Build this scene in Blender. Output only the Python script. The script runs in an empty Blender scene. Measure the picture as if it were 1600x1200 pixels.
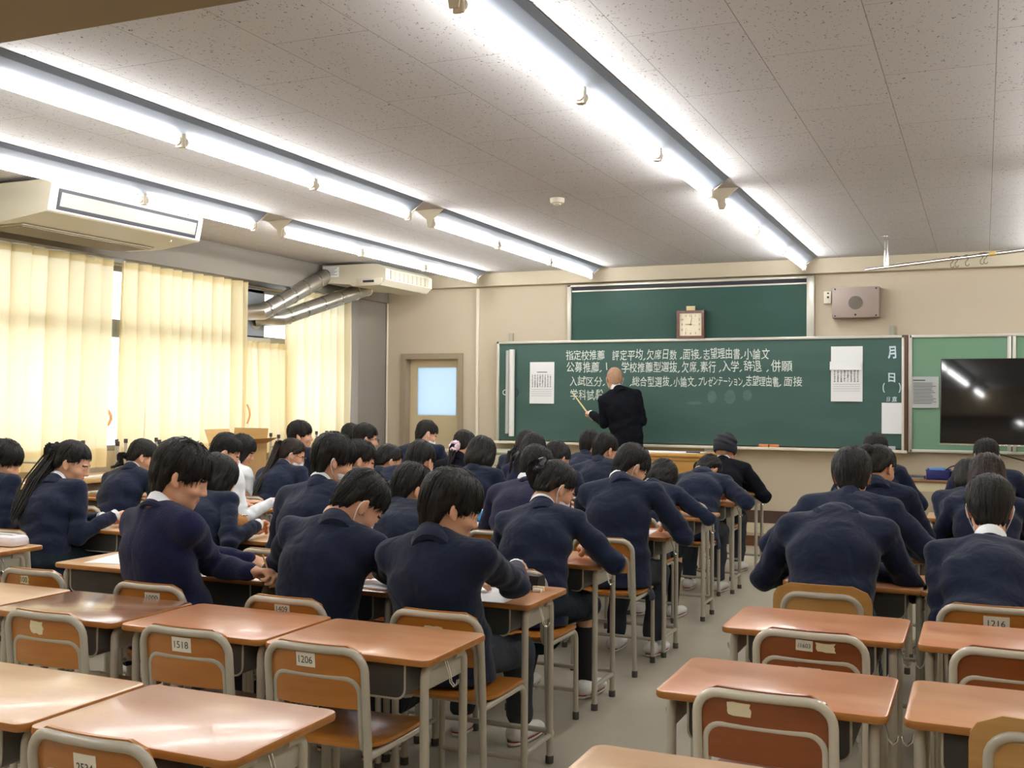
import bpy, bmesh, math, random
import numpy as np
from mathutils import Vector, Matrix

SC = bpy.context.scene
COL = SC.collection
PI = math.pi
# ------------------------------------------------------------------ camera
FPX, CAMH = 1685.0, 1.44
def _cam_axes():
    dy = np.array([(1537. - 800) / FPX, -(632. - 600) / FPX, 1.0]); dy /= np.linalg.norm(dy)
    p2 = np.array([(-3055. - 800) / FPX, -((632. + 0.0078 * (-3055 - 1537)) - 600) / FPX, 1.0])
    up = np.cross(p2, dy); up /= np.linalg.norm(up)
    if up[1] < 0: up = -up
    dx = np.cross(dy, up)
    if dx[0] < 0: dx = -dx
    return np.stack([dx, dy, up])
RC = _cam_axes()
cam = bpy.data.cameras.new('camera'); camo = bpy.data.objects.new('camera', cam); COL.objects.link(camo)
cam.sensor_fit = 'HORIZONTAL'; cam.sensor_width = 36.0; cam.lens = FPX / 1600 * 36; cam.clip_start = 0.05
mw = Matrix.Identity(4)
for i in range(3):
    mw[i][0], mw[i][1], mw[i][2] = RC[i][0], RC[i][1], -RC[i][2]
mw[2][3] = CAMH
camo.matrix_world = mw
SC.camera = camo
def ray(u, v):
    d = RC @ np.array([(u - 800) / FPX, -(v - 600) / FPX, 1.0]); return d
def on_y(u, v, y): d = ray(u, v); return d * (y / d[1]) + np.array([0, 0, CAMH])
# ------------------------------------------------------------------ light and exposure
SC.view_settings.view_transform = 'Standard'; SC.view_settings.look = 'None'
SC.view_settings.gamma = 1.0; SC.view_settings.use_curve_mapping = False
SC.view_settings.exposure = 0.0
TUBE_L, SKY_L = 50.0, 4.0
W = bpy.data.worlds.new('sky'); SC.world = W; W.use_nodes = True
bg = W.node_tree.nodes['Background']; bg.inputs[0].default_value = (0.86, 0.93, 1.0, 1); bg.inputs[1].default_value = SKY_L
SC.cycles.use_denoising = True
SC.cycles.max_bounces = 8; SC.cycles.diffuse_bounces = 5; SC.cycles.transparent_max_bounces = 12
SC.cycles.sample_clamp_indirect = 6.0
SC.cycles.caustics_reflective = False; SC.cycles.caustics_refractive = False
for k, (yy, zz, sy, sz) in enumerate(((6.75, 1.78, 8.6, 1.7),)):
    pl = bpy.data.lights.new('window_portal', 'AREA'); pl.shape = 'RECTANGLE'; pl.size = sz; pl.size_y = sy
    po = bpy.data.objects.new('window_portal', pl); COL.objects.link(po); po.location = (-7.42, yy, zz)
    po.rotation_euler = (0, -PI / 2, 0); pl.cycles.is_portal = True
# ------------------------------------------------------------------ materials
MATS = {}
def hexlin(r, g, b):
    f = lambda c: ((c / 255 + .055) / 1.055) ** 2.4 if c > 10 else c / 255 / 12.92
    return (f(r), f(g), f(b))
def mat(name, col, rough=.5, metal=0., bump=0., bscale=60., var=0., vscale=4., spec=.5, coat=0., sheen=0., stretch=(1, 1, 1), emit=0., col2=None):
    if name in MATS: return MATS[name]
    m = bpy.data.materials.new(name); m.use_nodes = True; nt = m.node_tree; N = nt.nodes; L = nt.links
    b = N['Principled BSDF']; b.inputs['Roughness'].default_value = rough; b.inputs['Metallic'].default_value = metal
    b.inputs['Specular IOR Level'].default_value = spec; b.inputs['Coat Weight'].default_value = coat; b.inputs['Coat Roughness'].default_value = .12
    b.inputs['Sheen Weight'].default_value = sheen; b.inputs['Sheen Roughness'].default_value = .5
    b.inputs['Base Color'].default_value = (*col, 1)
    if emit:
        b.inputs['Emission Color'].default_value = (*col, 1); b.inputs['Emission Strength'].default_value = emit
    tc = N.new('ShaderNodeTexCoord'); mp = N.new('ShaderNodeMapping'); L.new(tc.outputs['Object'], mp.inputs[0])
    mp.inputs['Scale'].default_value = stretch
    if var:
        n = N.new('ShaderNodeTexNoise'); n.inputs['Scale'].default_value = vscale; n.inputs['Detail'].default_value = 6; L.new(mp.outputs[0], n.inputs['Vector'])
        r = N.new('ShaderNodeMapRange'); r.inputs[1].default_value = .3; r.inputs[2].default_value = .7; L.new(n.outputs[0], r.inputs[0])
        x = N.new('ShaderNodeMix'); x.data_type = 'RGBA'; L.new(r.outputs[0], x.inputs[0])
        c2 = col2 or tuple(c * (1 - var) for c in col); c1 = col if col2 else tuple(min(1, c * (1 + var)) for c in col)
        x.inputs[6].default_value = (*c1, 1); x.inputs[7].default_value = (*c2, 1); L.new(x.outputs[2], b.inputs['Base Color'])
    if bump:
        n2 = N.new('ShaderNodeTexNoise'); n2.inputs['Scale'].default_value = bscale; n2.inputs['Detail'].default_value = 4; L.new(mp.outputs[0], n2.inputs['Vector'])
        bp = N.new('ShaderNodeBump'); bp.inputs['Strength'].default_value = bump; bp.inputs['Distance'].default_value = .01; L.new(n2.outputs[0], bp.inputs['Height']); L.new(bp.outputs[0], b.inputs['Normal'])
    MATS[name] = m
    return m
def wood(name, c1, c2, rough=.32, stretch=(2, 14, 14), scale=1.6, coat=.25):
    m = mat(name, c1, rough, var=.2, vscale=scale, stretch=stretch, col2=c2, coat=coat, bump=.03, bscale=40)
    nt = m.node_tree; N = nt.nodes; L = nt.links
    # each board keeps its own figure
    oi = N.new('ShaderNodeObjectInfo'); mp = [n for n in N if n.type == 'MAPPING'][0]; mu = N.new('ShaderNodeMath'); mu.operation = 'MULTIPLY'; mu.inputs[1].default_value = 37.
    L.new(oi.outputs['Random'], mu.inputs[0]); cb = N.new('ShaderNodeCombineXYZ')
    for i in range(3): L.new(mu.outputs[0], cb.inputs[i])
    L.new(cb.outputs[0], mp.inputs['Location'])
    return m
def draped(m, s=8., k=.5):   # broad soft folds under the weave
    nt = m.node_tree; N = nt.nodes; L = nt.links; b = N['Principled BSDF']; tc = N.new('ShaderNodeTexCoord'); n = N.new('ShaderNodeTexNoise'); n.inputs['Scale'].default_value = s; n.inputs['Detail'].default_value = 2.5; n.inputs['Distortion'].default_value = .5
    L.new(tc.outputs['Object'], n.inputs['Vector']); bp = N.new('ShaderNodeBump'); bp.inputs['Strength'].default_value = k; bp.inputs['Distance'].default_value = .045; L.new(n.outputs[0], bp.inputs['Height'])
    if b.inputs['Normal'].links: L.new(b.inputs['Normal'].links[0].from_socket, bp.inputs['Normal'])
    L.new(bp.outputs[0], b.inputs['Normal']); return m
steel = mat('beige_tube', hexlin(176, 170, 154), .28, var=.06, vscale=9, coat=.3)
steelw = mat('ivory_tube', hexlin(205, 198, 180), .28, var=.05, vscale=9, coat=.3)
sheet = mat('grey_sheet', hexlin(168, 163, 148), .45, var=.06, vscale=7)
trayin = mat('tray_grey', hexlin(92, 90, 84), .5, var=.1, vscale=9)
rubber = mat('rubber', hexlin(72, 68, 62), .7)
ply = wood('chair_ply', hexlin(182, 120, 50), hexlin(160, 98, 36), .3, (1.5, 10, 14))
plyd = wood('chair_ply_dark', hexlin(150, 82, 38), hexlin(128, 64, 28), .3, (1.5, 10, 14))
plyl = wood('chair_ply_pale', hexlin(190, 146, 84), hexlin(168, 122, 64), .36, (1.5, 10, 14))
TOPS = [wood('top_orange', hexlin(212, 160, 118), hexlin(194, 134, 92), .3, (2.2, 6, 6)),
        wood('top_rose', hexlin(220, 182, 156), hexlin(204, 156, 128), .28, (2.2, 6, 6)),
        wood('top_tan', hexlin(222, 186, 146), hexlin(208, 164, 120), .3, (2.2, 6, 6)),
        wood('top_brown', hexlin(160, 118, 92), hexlin(138, 96, 74), .2, (2.2, 6, 6)),
        wood('top_red', hexlin(212, 154, 114), hexlin(194, 128, 88), .3, (2.2, 6, 6))]
edgew = wood('top_edge', hexlin(176, 118, 52), hexlin(148, 92, 36), .4, (2, 14, 30))
chrome = mat('chrome', (.75, .74, .72), .15, 1.)
white = mat('white_paint', hexlin(232, 232, 230), .4)
paper = mat('paper', hexlin(236, 238, 240), .7, bump=.02)
paperg = mat('grey_paper', hexlin(186, 190, 190), .7)
ink = mat('ink', hexlin(60, 60, 62), .7)
black = mat('black_plastic', hexlin(24, 24, 26), .35)
navy = mat('navy_wool', (.0060, .0115, .0320), .85, bump=.25, bscale=260, var=.16, vscale=3.0, sheen=.12, spec=.2)
navy2 = mat('navy_wool_dull', (.0068, .0122, .0290), .85, bump=.25, bscale=260, var=.16, vscale=3.0, sheen=.12, spec=.2)
knit = mat('navy_knit', (.011, .014, .050), .95, bump=.5, bscale=170, var=.12, vscale=4., sheen=.12, spec=.15)
knitp = mat('plum_knit', (.020, .020, .050), .95, bump=.5, bscale=170, var=.12, vscale=4., sheen=.12, spec=.15)
suit = mat('black_suit', (.0050, .0060, .0100), .85, bump=.2, bscale=240, var=.12, vscale=3., spec=.12)
shirt = mat('white_shirt', hexlin(236, 240, 244), .75, bump=.06, bscale=60, sheen=.1)
slacks = mat('grey_slacks', (.036, .044, .055), .85, bump=.2, bscale=240, var=.15, vscale=4., spec=.2)
skirtm = mat('green_skirt', (.006, .0125, .018), .85, bump=.2, bscale=200, var=.35, vscale=9., spec=.2)
sockb = mat('black_sock', (.008, .009, .014), .9)
sockw = mat('white_sock', hexlin(225, 225, 225), .9)
hairm = mat('black_hair', (.0085, .0072, .0066), .5, bump=.8, bscale=14, stretch=(9, 9, 1.2), spec=.28)
hairb = mat('brown_hair', (.021, .0125, .0095), .5, bump=.8, bscale=14, stretch=(9, 9, 1.2), spec=.28)
skin = mat('skin', hexlin(222, 172, 140), .5, var=.07, vscale=14, bump=.03, bscale=120)
skin.node_tree.nodes['Principled BSDF'].inputs['Subsurface Weight'].default_value = .12
skin.node_tree.nodes['Principled BSDF'].inputs['Subsurface Radius'].default_value = (.02, .008, .004)
stubble = mat('cropped_hair', hexlin(168, 132, 104), .7, bump=.3, bscale=300, var=.18, vscale=30)
maskm = mat('mask_white', hexlin(232, 236, 240), .8)
lipm = mat('lips', hexlin(196, 120, 104), .45)
brow = mat('eyebrow', (.012, .010, .009), .8)
eyew = mat('eye_white', hexlin(225, 222, 218), .2)
for m_ in (navy, navy2, suit, shirt, slacks, skirtm): draped(m_)
for m_ in (knit, knitp): draped(m_, 5., .35)
iris = mat('eye_iris', (.012, .008, .006), .15)
shoem = mat('shoe_white', hexlin(226, 224, 220), .55)
shoered = mat('shoe_red', hexlin(150, 34, 34), .55)
chalk = mat('chalk', hexlin(214, 224, 218), .95)
# ------------------------------------------------------------------ mesh helpers
class MB:
    def __init__(s): s.v = []; s.f = []
    def add(s, vs, fs):
        b = len(s.v); s.v += [tuple(map(float, v)) for v in vs]; s.f += [tuple(b + i for i in f) for f in fs]; return s
    def box(s, x0, x1, y0, y1, z0, z1):
        return s.add([(x0,y0,z0),(x1,y0,z0),(x1,y1,z0),(x0,y1,z0),(x0,y0,z1),(x1,y0,z1),(x1,y1,z1),(x0,y1,z1)],
                     [(3,2,1,0),(4,5,6,7),(0,1,5,4),(1,2,6,5),(2,3,7,6),(3,0,4,7)])
    def rbox(s, x0, x1, y0, y1, z0, z1, r=.004):   # box with chamfered edges all round
        return s.slab((x0+x1)/2, (y0+y1)/2, z0, x1-x0, y1-y0, z1-z0, min(r*1.2,(x1-x0)*.45,(y1-y0)*.45), min(r,(z1-z0)*.45), 2)
    def slab(s, cx, cy, z0, w, d, h, r, ch, n=4):  # rounded-corner plate with softened rims
        def ring(ins, z):
            o = []; rr = max(r - ins, .0004); hw, hd = w/2 - ins, d/2 - ins
            for k, (sx, sy) in enumerate(((1,1),(-1,1),(-1,-1),(1,-1))):
                for i in range(n+1):
                    a = k*PI/2 + i/n*PI/2
                    o.append((cx+sx*(hw-rr)+rr*math.cos(a), cy+sy*(hd-rr)+rr*math.sin(a), z))
            return o
        rings = [ring(ch, z0), ring(ch*.3, z0+ch*.3), ring(0, z0+ch), ring(0, z0+h-ch), ring(ch*.3, z0+h-ch*.3), ring(ch, z0+h)]
        m = len(rings[0]); vs = sum(rings, []); fs = [tuple(range(m-1,-1,-1)), tuple(range(5*m, 6*m))]
        for k in range(5):
            for i in range(m): j = (i+1) % m; fs.append((k*m+i, k*m+j, (k+1)*m+j, (k+1)*m+i))
        return s.add(vs, fs)
    def tube(s, pts, r, n=10, closed=False, r2=None, squash=1.):
        pts = [Vector(p) for p in pts]; m = len(pts); vs = []; up = None
        for i, p in enumerate(pts):
            a = pts[(i-1) % m] if (closed or i > 0) else p; b = pts[(i+1) % m] if (closed or i < m-1) else p
            t = (b - a).normalized()
            if up is None:
                up = Vector((0,0,1)) if abs(t.z) < .9 else Vector((0,1,0))
            up = (up - t * up.dot(t))
            if up.length < 1e-5: up = t.orthogonal()
            up.normalize(); sd = t.cross(up)
            rr = r if r2 is None else r + (r2 - r) * i / (m - 1)
            for k in range(n):
                an = 2*PI*k/n; vs.append(p + sd*(rr*math.cos(an)) + up*(rr*squash*math.sin(an)))
        fs = []
        for i in range(m if closed else m-1):
            j = (i+1) % m
            for k in range(n): l = (k+1) % n; fs.append((i*n+k, i*n+l, j*n+l, j*n+k))
        if not closed: fs += [tuple(range(n-1,-1,-1)), tuple((m-1)*n+k for k in range(n))]
        return s.add(vs, fs)
    def cyl(s, a, b, r, n=16, r2=None): return s.tube([a, b], r, n, r2=r if r2 is None else r2)
    def lathe(s, prof, c=(0,0,0), n=24, ax='z'):
        vs = []
        for r, z in prof:
            for k in range(n):
                a = 2*PI*k/n; x, y = r*math.cos(a), r*math.sin(a)
                v = (x, y, z) if ax == 'z' else (x, z, -y) if ax == 'y' else (z, x, y)
                vs.append((v[0]+c[0], v[1]+c[1], v[2]+c[2]))
        fs = []
        for i in range(len(prof)-1):
            for k in range(n): l = (k+1) % n; fs.append((i*n+k, i*n+l, (i+1)*n+l, (i+1)*n+k))
        fs += [tuple(range(n-1,-1,-1)), tuple((len(prof)-1)*n+k for k in range(n))]
        return s.add(vs, fs)
    def prism(s, outline, y0, y1):   # outline in x,z extruded along y
        n = len(outline); vs = [(x, y0, z) for x, z in outline] + [(x, y1, z) for x, z in outline]
        fs = [tuple(range(n)), tuple(range(2*n-1, n-1, -1))] + [(i, i+n, (i+1) % n + n, (i+1) % n) for i in range(n)]
        return s.add(vs, fs)
    def xprism(s, outline, x0, x1):  # outline in y,z extruded along x
        n = len(outline); vs = [(x0, y, z) for y, z in outline] + [(x1, y, z) for y, z in outline]
        fs = [tuple(range(n-1, -1, -1)), tuple(range(n, 2*n))] + [(i, (i+1) % n, (i+1) % n + n, i+n) for i in range(n)]
        return s.add(vs, fs)
    def grid(s, P):
        nu, nv = len(P), len(P[0]); vs = [p for r in P for p in r]
        return s.add(vs, [(i*nv+j, (i+1)*nv+j, (i+1)*nv+j+1, i*nv+j+1) for i in range(nu-1) for j in range(nv-1)])
    def sphere(s, c, rx, ry=None, rz=None, n=14, m=9):
        ry = ry or rx; rz = rz or rx
        vs = [(c[0]+rx*math.sin(PI*i/m)*math.cos(2*PI*k/n), c[1]+ry*math.sin(PI*i/m)*math.sin(2*PI*k/n), c[2]+rz*math.cos(PI*i/m)) for i in range(m+1) for k in range(n)]
        return s.add(vs, [(i*n+k, (i+1)*n+k, (i+1)*n+(k+1) % n, i*n+(k+1) % n) for i in range(m) for k in range(n)])
    def xf(s, M):
        s.v = [tuple(M @ Vector(v)) for v in s.v]; return s
    def mesh(s, name, m, smooth=True):
        me = bpy.data.meshes.new(name); me.from_pydata(s.v, [], s.f)
        bm = bmesh.new(); bm.from_mesh(me); bmesh.ops.recalc_face_normals(bm, faces=bm.faces)
        bm.to_mesh(me); bm.free()
        if smooth:
            me.polygons.foreach_set('use_smooth', [True]*len(me.polygons)); me.set_sharp_from_angle(angle=math.radians(38))
        if m is not None: me.materials.append(m)
        return me
    def build(s, name, m, parent=None, loc=None, smooth=True, **kw):
        return link(name, s.mesh(name, m, smooth), parent, loc, **kw)
def link(name, me, parent=None, loc=None, **kw):
    o = bpy.data.objects.new(name, me); COL.objects.link(o)
    if parent is not None: o.parent = parent
    if loc is not None: o.location = loc
    for k, v in kw.items(): o[k] = v
    return o
def thing(name, label, cat, loc=(0,0,0), rz=0., group=None):
    o = bpy.data.objects.new(name, None); COL.objects.link(o); o.location = loc; o.rotation_euler = (0, 0, rz); o.empty_display_size = .1
    o['label'] = label; o['category'] = cat
    if group: o['group'] = group
    return o
def tag(o, label, cat, group=None):
    o['label'] = label; o['category'] = cat
    if group: o['group'] = group
    return o
def struct(name, mb, m, parent=None, smooth=False):
    o = mb.build(name, m, parent, smooth=smooth)
    if parent is None: o['kind'] = 'structure'
    return o
def kids(o): return [c for c in COL.objects if c.parent == o]
def text_mesh(body, size, shear=0., bold=0.):
    c = bpy.data.curves.new('lettering', 'FONT'); c.body = body; c.size = size; c.shear = shear; c.offset = bold; c.extrude = .0006; c.resolution_u = 3
    o = bpy.data.objects.new('lettering', c); COL.objects.link(o)
    dg = bpy.context.evaluated_depsgraph_get(); dg.update()
    me = bpy.data.meshes.new_from_object(o.evaluated_get(dg))
    n = len(me.vertices); co = np.zeros(n*3); me.vertices.foreach_get('co', co); co = co.reshape(-1, 3)
    fs = [tuple(p.vertices) for p in me.polygons]
    bpy.data.objects.remove(o); bpy.data.curves.remove(c); bpy.data.meshes.remove(me)
    return co, fs
def arc(c, r, a0, a1, n, f): return [f(c[0]+r*math.cos(a0+(a1-a0)*i/n), c[1]+r*math.sin(a0+(a1-a0)*i/n)) for i in range(n+1)]
# ------------------------------------------------------------------ room shell
XL, XR, YB, YF, ZC = -7.2, 1.95, -2.0, 11.86, 2.97
# floor: grey lino sheets
mf = mat('lino', hexlin(174, 167, 150), .3, var=.11, vscale=1.6, bump=.02, bscale=30, spec=.4)
struct('floor', MB().box(XL-.3, XR+.3, YB-.3, YF+.3, -.1, 0), mf)
# ceiling: pinhole boards laid in broken bond
def ceiling_mat():
    m = bpy.data.materials.new('ceiling_board'); m.use_nodes = True; nt = m.node_tree; N = nt.nodes; L = nt.links; b = N['Principled BSDF']; b.inputs['Roughness'].default_value = .9
    tc = N.new('ShaderNodeTexCoord'); sp = N.new('ShaderNodeMapping'); L.new(tc.outputs['Object'], sp.inputs[0]); sp.inputs['Rotation'].default_value = (0, 0, PI/2)
    sp.inputs['Location'].default_value = (-.52, -.05, 0)
    br = N.new('ShaderNodeTexBrick'); L.new(sp.outputs[0], br.inputs['Vector']); br.inputs['Scale'].default_value = 1.; br.inputs['Brick Width'].default_value = .966; br.inputs['Row Height'].default_value = .477
    br.inputs['Mortar Size'].default_value = .0024; br.inputs['Mortar Smooth'].default_value = .3; br.offset = .5
    c = hexlin(190, 188, 188); d = hexlin(138, 130, 122)
    br.inputs['Color1'].default_value = (*c, 1); br.inputs['Color2'].default_value = (*[x*.965 for x in c], 1); br.inputs['Mortar'].default_value = (*d, 1)
    mp = N.new('ShaderNodeMapping'); L.new(tc.outputs['Object'], mp.inputs[0]); mp.inputs['Scale'].default_value = (1, .55, 1)
    n0 = N.new('ShaderNodeTexNoise'); n0.inputs['Scale'].default_value = 38.; L.new(tc.outputs['Object'], n0.inputs['Vector'])
    ad = N.new('ShaderNodeMixRGB'); ad.blend_type = 'ADD'; ad.inputs[0].default_value = .05; L.new(mp.outputs[0], ad.inputs[1]); L.new(n0.outputs['Color'], ad.inputs[2])
    vo = N.new('ShaderNodeTexVoronoi'); vo.inputs['Scale'].default_value = 56.; L.new(ad.outputs[0], vo.inputs['Vector'])
    lt = N.new('ShaderNodeMath'); lt.operation = 'LESS_THAN'; lt.inputs[1].default_value = .19; L.new(vo.outputs['Distance'], lt.inputs[0])
    wn = N.new('ShaderNodeSeparateColor'); L.new(vo.outputs['Color'], wn.inputs[0])
    g2 = N.new('ShaderNodeMath'); g2.operation = 'GREATER_THAN'; g2.inputs[1].default_value = .22; L.new(wn.outputs[0], g2.inputs[0])
    mu = N.new('ShaderNodeMath'); mu.operation = 'MULTIPLY'; L.new(lt.outputs[0], mu.inputs[0]); L.new(g2.outputs[0], mu.inputs[1])
    mx = N.new('ShaderNodeMix'); mx.data_type = 'RGBA'; L.new(mu.outputs[0], mx.inputs[0]); L.new(br.outputs['Color'], mx.inputs[6]); mx.inputs[7].default_value = (*hexlin(96, 88, 80), 1)
    L.new(mx.outputs[2], b.inputs['Base Color'])
    return m
struct('ceiling', MB().box(XL-.3, XR+.3, YB-.3, YF+.3, ZC, ZC+.1), ceiling_mat())
wallm = mat('wall_paint', hexlin(192, 180, 159), .8, var=.035, vscale=1.3, bump=.03, bscale=90)
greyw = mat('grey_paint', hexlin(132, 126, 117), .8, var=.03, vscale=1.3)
beamm = mat('beam_paint', hexlin(192, 182, 160), .7, var=.03, vscale=2.)
# front wall with the doorway and its glass cut out
fw = MB(); D0, D1, DT = -6.68, -5.87, 2.0
fw.box(XL-.3, D0, YF, YF+.2, 0, ZC); fw.box(D1, XR+.3, YF, YF+.2, 0, ZC); fw.box(D0, D1, YF, YF+.2, DT, ZC)
struct('wall_front', fw, wallm)
struct('wall_right', MB().box(XR, XR+.2, YB-.3, YF+.2, 0, ZC), wallm)
struct('wall_back', MB().box(XL-.3, XR+.3, YB-.2, YB, 0, ZC), wallm)
WY0, WY1, WZ0, WZ1 = 2.4, 11.1, .96, 2.64
lw = MB(); lw.box(XL-.2, XL, YB-.3, YF+.2, 0, WZ0); lw.box(XL-.2, XL, YB-.3, YF+.2, WZ1, ZC); lw.box(XL-.2, XL, YB-.3, WY0, WZ0, WZ1); lw.box(XL-.2, XL, WY1, YF+.2, WZ0, WZ1)
struct('wall_left', lw, wallm)
struct('beam_window_side', MB().box(XL, -6.9, YB, YF, 2.66, ZC), greyw)
struct('beam_back', MB().box(XL, XR, 1.75, 2.44, 2.55, ZC), mat('beam_brown', hexlin(150, 134, 106), .8, var=.03, vscale=2.))
struct('beam_front', MB().box(XL, XR, 11.72, YF, 2.815, ZC), beamm)
struct('column_corner', MB().box(XL, -6.93, 11.2, YF, 0, 2.66), greyw)
bb = mat('baseboard_brown', hexlin(74, 56, 48), .5)
struct('baseboard_front', MB().box(D1+.06, XR, YF-.015, YF, .13, .27), bb)
struct('baseboard_left', MB().box(XL, XL+.015, YB, YF, 0, .1), bb)
plat = MB(); plat.box(-5.3, -.1, 10.95, YF-.005, .0, .105)
struct('platform_base', plat, wood('platform_wood', hexlin(122, 84, 60), hexlin(100, 66, 46), .5, (1, 8, 8)))
struct('platform_floor', MB().box(-5.32, -.08, 10.92, YF-.004, .105, .135), mat('platform_lino', hexlin(190, 178, 150), .45, var=.08, vscale=2.))
# conduits on the front wall
cm = mat('conduit_white', hexlin(226, 218, 202), .5)
tag(MB().rbox(-5.66, -5.625, YF-.03, YF, .3, 2.8).build('wall_conduit', cm), 'white cable conduit running up the wall beside the green chalkboard', 'conduit')
tag(MB().rbox(-6.92, -6.9, YF-.02, YF, .1, 2.8).build('wall_conduit', cm), 'thin white conduit up the corner pillar beyond the curtains', 'conduit')
# window frame, glass
alu = mat('window_alu', hexlin(150, 152, 152), .4, .6)
wf = MB()
for y in (WY0, 4.55, 7.05, 9.25, 9.72, WY1): wf.box(XL-.12, XL-.04, y-.03, y+.03, WZ0, WZ1)
for z0, z1 in ((WZ0, WZ0+.05), (WZ1-.05, WZ1)): wf.box(XL-.13, XL-.03, WY0, WY1, z0, z1)
wf.box(XL-.13, XL+.10, WY0, 9.0, 1.98, 2.14); wf.box(XL-.13, XL-.03, 9.0, WY1, 1.98, 2.12)
w1 = struct('window_1', wf, alu)
gm = bpy.data.materials.new('window_glass'); gm.use_nodes = True; nt = gm.node_tree; nt.nodes.clear()
o_ = nt.nodes.new('ShaderNodeOutputMaterial'); mxs = nt.nodes.new('ShaderNodeMixShader'); tr = nt.nodes.new('ShaderNodeBsdfTransparent'); gl = nt.nodes.new('ShaderNodeBsdfGlossy'); gl.inputs['Roughness'].default_value = .02
mxs.inputs[0].default_value = .06; nt.links.new(tr.outputs[0], mxs.inputs[1]); nt.links.new(gl.outputs[0], mxs.inputs[2]); nt.links.new(mxs.outputs[0], o_.inputs[0])
MB().box(XL-.085, XL-.08, WY0, WY1, WZ0, WZ1).build('window_pane', gm, w1, smooth=False)
# blanked-off panel of the duct window
MB().box(XL-.06, XL-.03, 9.0, 9.72, 2.1, 2.62).build('blank_panel', mat('panel_grey', hexlin(140, 146, 154), .5), w1, smooth=False)
MB().box(XL-.02, XL+.02, 9.0, 9.78, 2.04, 2.1).build('curtain_rail', sheet, w1, smooth=False)
# door
dm = mat('door_paint', hexlin(196, 180, 148), .5, var=.03, vscale=2.); dfm = mat('door_frame_paint', hexlin(150, 136, 116), .5)
door = MB(); dy0, dy1 = YF+.09, YF+.13
gx0, gx1, gz0, gz1 = -6.53, -5.98, 1.25, 1.85
door.box(D0+.05, gx0, dy0, dy1, 0, DT-.05); door.box(gx1, D1-.03, dy0, dy1, 0, DT-.05); door.box(gx0, gx1, dy0, dy1, 0, gz0); door.box(gx0, gx1, dy0, dy1, gz1, DT-.05)
do = struct('door_1', door, dm)
df = MB(); df.box(D0-.02, D0+.05, YF-.03, YF+.16, 0, DT+.02); df.box(D1-.03, D1+.03, YF-.03, YF+.16, 0, DT+.02); df.box(D0+.05, D1-.03, YF-.03, YF+.16, DT-.05, DT+.02)
df.build('door_frame', dfm, do, smooth=False)
fg = bpy.data.materials.new('frosted_glass'); fg.use_nodes = True; nt = fg.node_tree; nt.nodes.clear()
o_ = nt.nodes.new('ShaderNodeOutputMaterial'); mxs = nt.nodes.new('ShaderNodeMixShader'); mxs.inputs[0].default_value = .12; tl = nt.nodes.new('ShaderNodeBsdfTranslucent'); tl.inputs[0].default_value = (.46, .53, .58, 1)
gl = nt.nodes.new('ShaderNodeBsdfGlossy'); gl.inputs['Roughness'].default_value = .25; nt.links.new(tl.outputs[0], mxs.inputs[1]); nt.links.new(gl.outputs[0], mxs.inputs[2]); nt.links.new(mxs.outputs[0], o_.inputs[0])
MB().box(gx0, gx1, dy0+.015, dy0+.02, gz0, gz1).build('frosted_pane', fg, do, smooth=False)
kb = MB(); kb.cyl((-5.95, dy0, 1.0), (-5.95, dy0-.05, 1.0), .012); kb.sphere((-5.95, dy0-.065, 1.0), .026); kb.build('door_knob', chrome, do)
# counter under the windows
cw = wood('counter_wood', hexlin(206, 172, 122), hexlin(190, 152, 100), .4, (8, 1, 8))
ct = MB().rbox(XL+.12, -6.62, 2.0, 11.1, .745, .785)
co_ = ct.build('window_counter', cw); tag(co_, 'long pale wooden counter running under the curtained windows', 'counter')
cb = MB(); cb.box(XL+.16, -6.68, 2.0, 11.1, .0, .744); cb.build('counter_base', mat('counter_base_brown', hexlin(120, 96, 70), .6), co_, smooth=False)
# ------------------------------------------------------------------ curtains
cur = bpy.data.materials.new('curtain_cloth'); cur.use_nodes = True; nt = cur.node_tree; nt.nodes.clear(); N = nt.nodes; L = nt.links
o_ = N.new('ShaderNodeOutputMaterial'); mxs = N.new('ShaderNodeMixShader'); mxs.inputs[0].default_value = .5
df_ = N.new('ShaderNodeBsdfDiffuse'); tl = N.new('ShaderNodeBsdfTranslucent'); df_.inputs[0].default_value = (*hexlin(232, 216, 172), 1); tl.inputs[0].default_value = (.92, .84, .61, 1)
tc = N.new('ShaderNodeTexCoord'); nz = N.new('ShaderNodeTexNoise'); nz.inputs['Scale'].default_value = 400; L.new(tc.outputs['Object'], nz.inputs['Vector']); bp = N.new('ShaderNodeBump'); bp.inputs['Strength'].default_value = .15; L.new(nz.outputs[0], bp.inputs['Height'])
L.new(bp.outputs[0], df_.inputs['Normal']); L.new(df_.outputs[0], mxs.inputs[1]); L.new(tl.outputs[0], mxs.inputs[2]); L.new(mxs.outputs[0], o_.inputs[0])
rng = random.Random(4)
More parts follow.
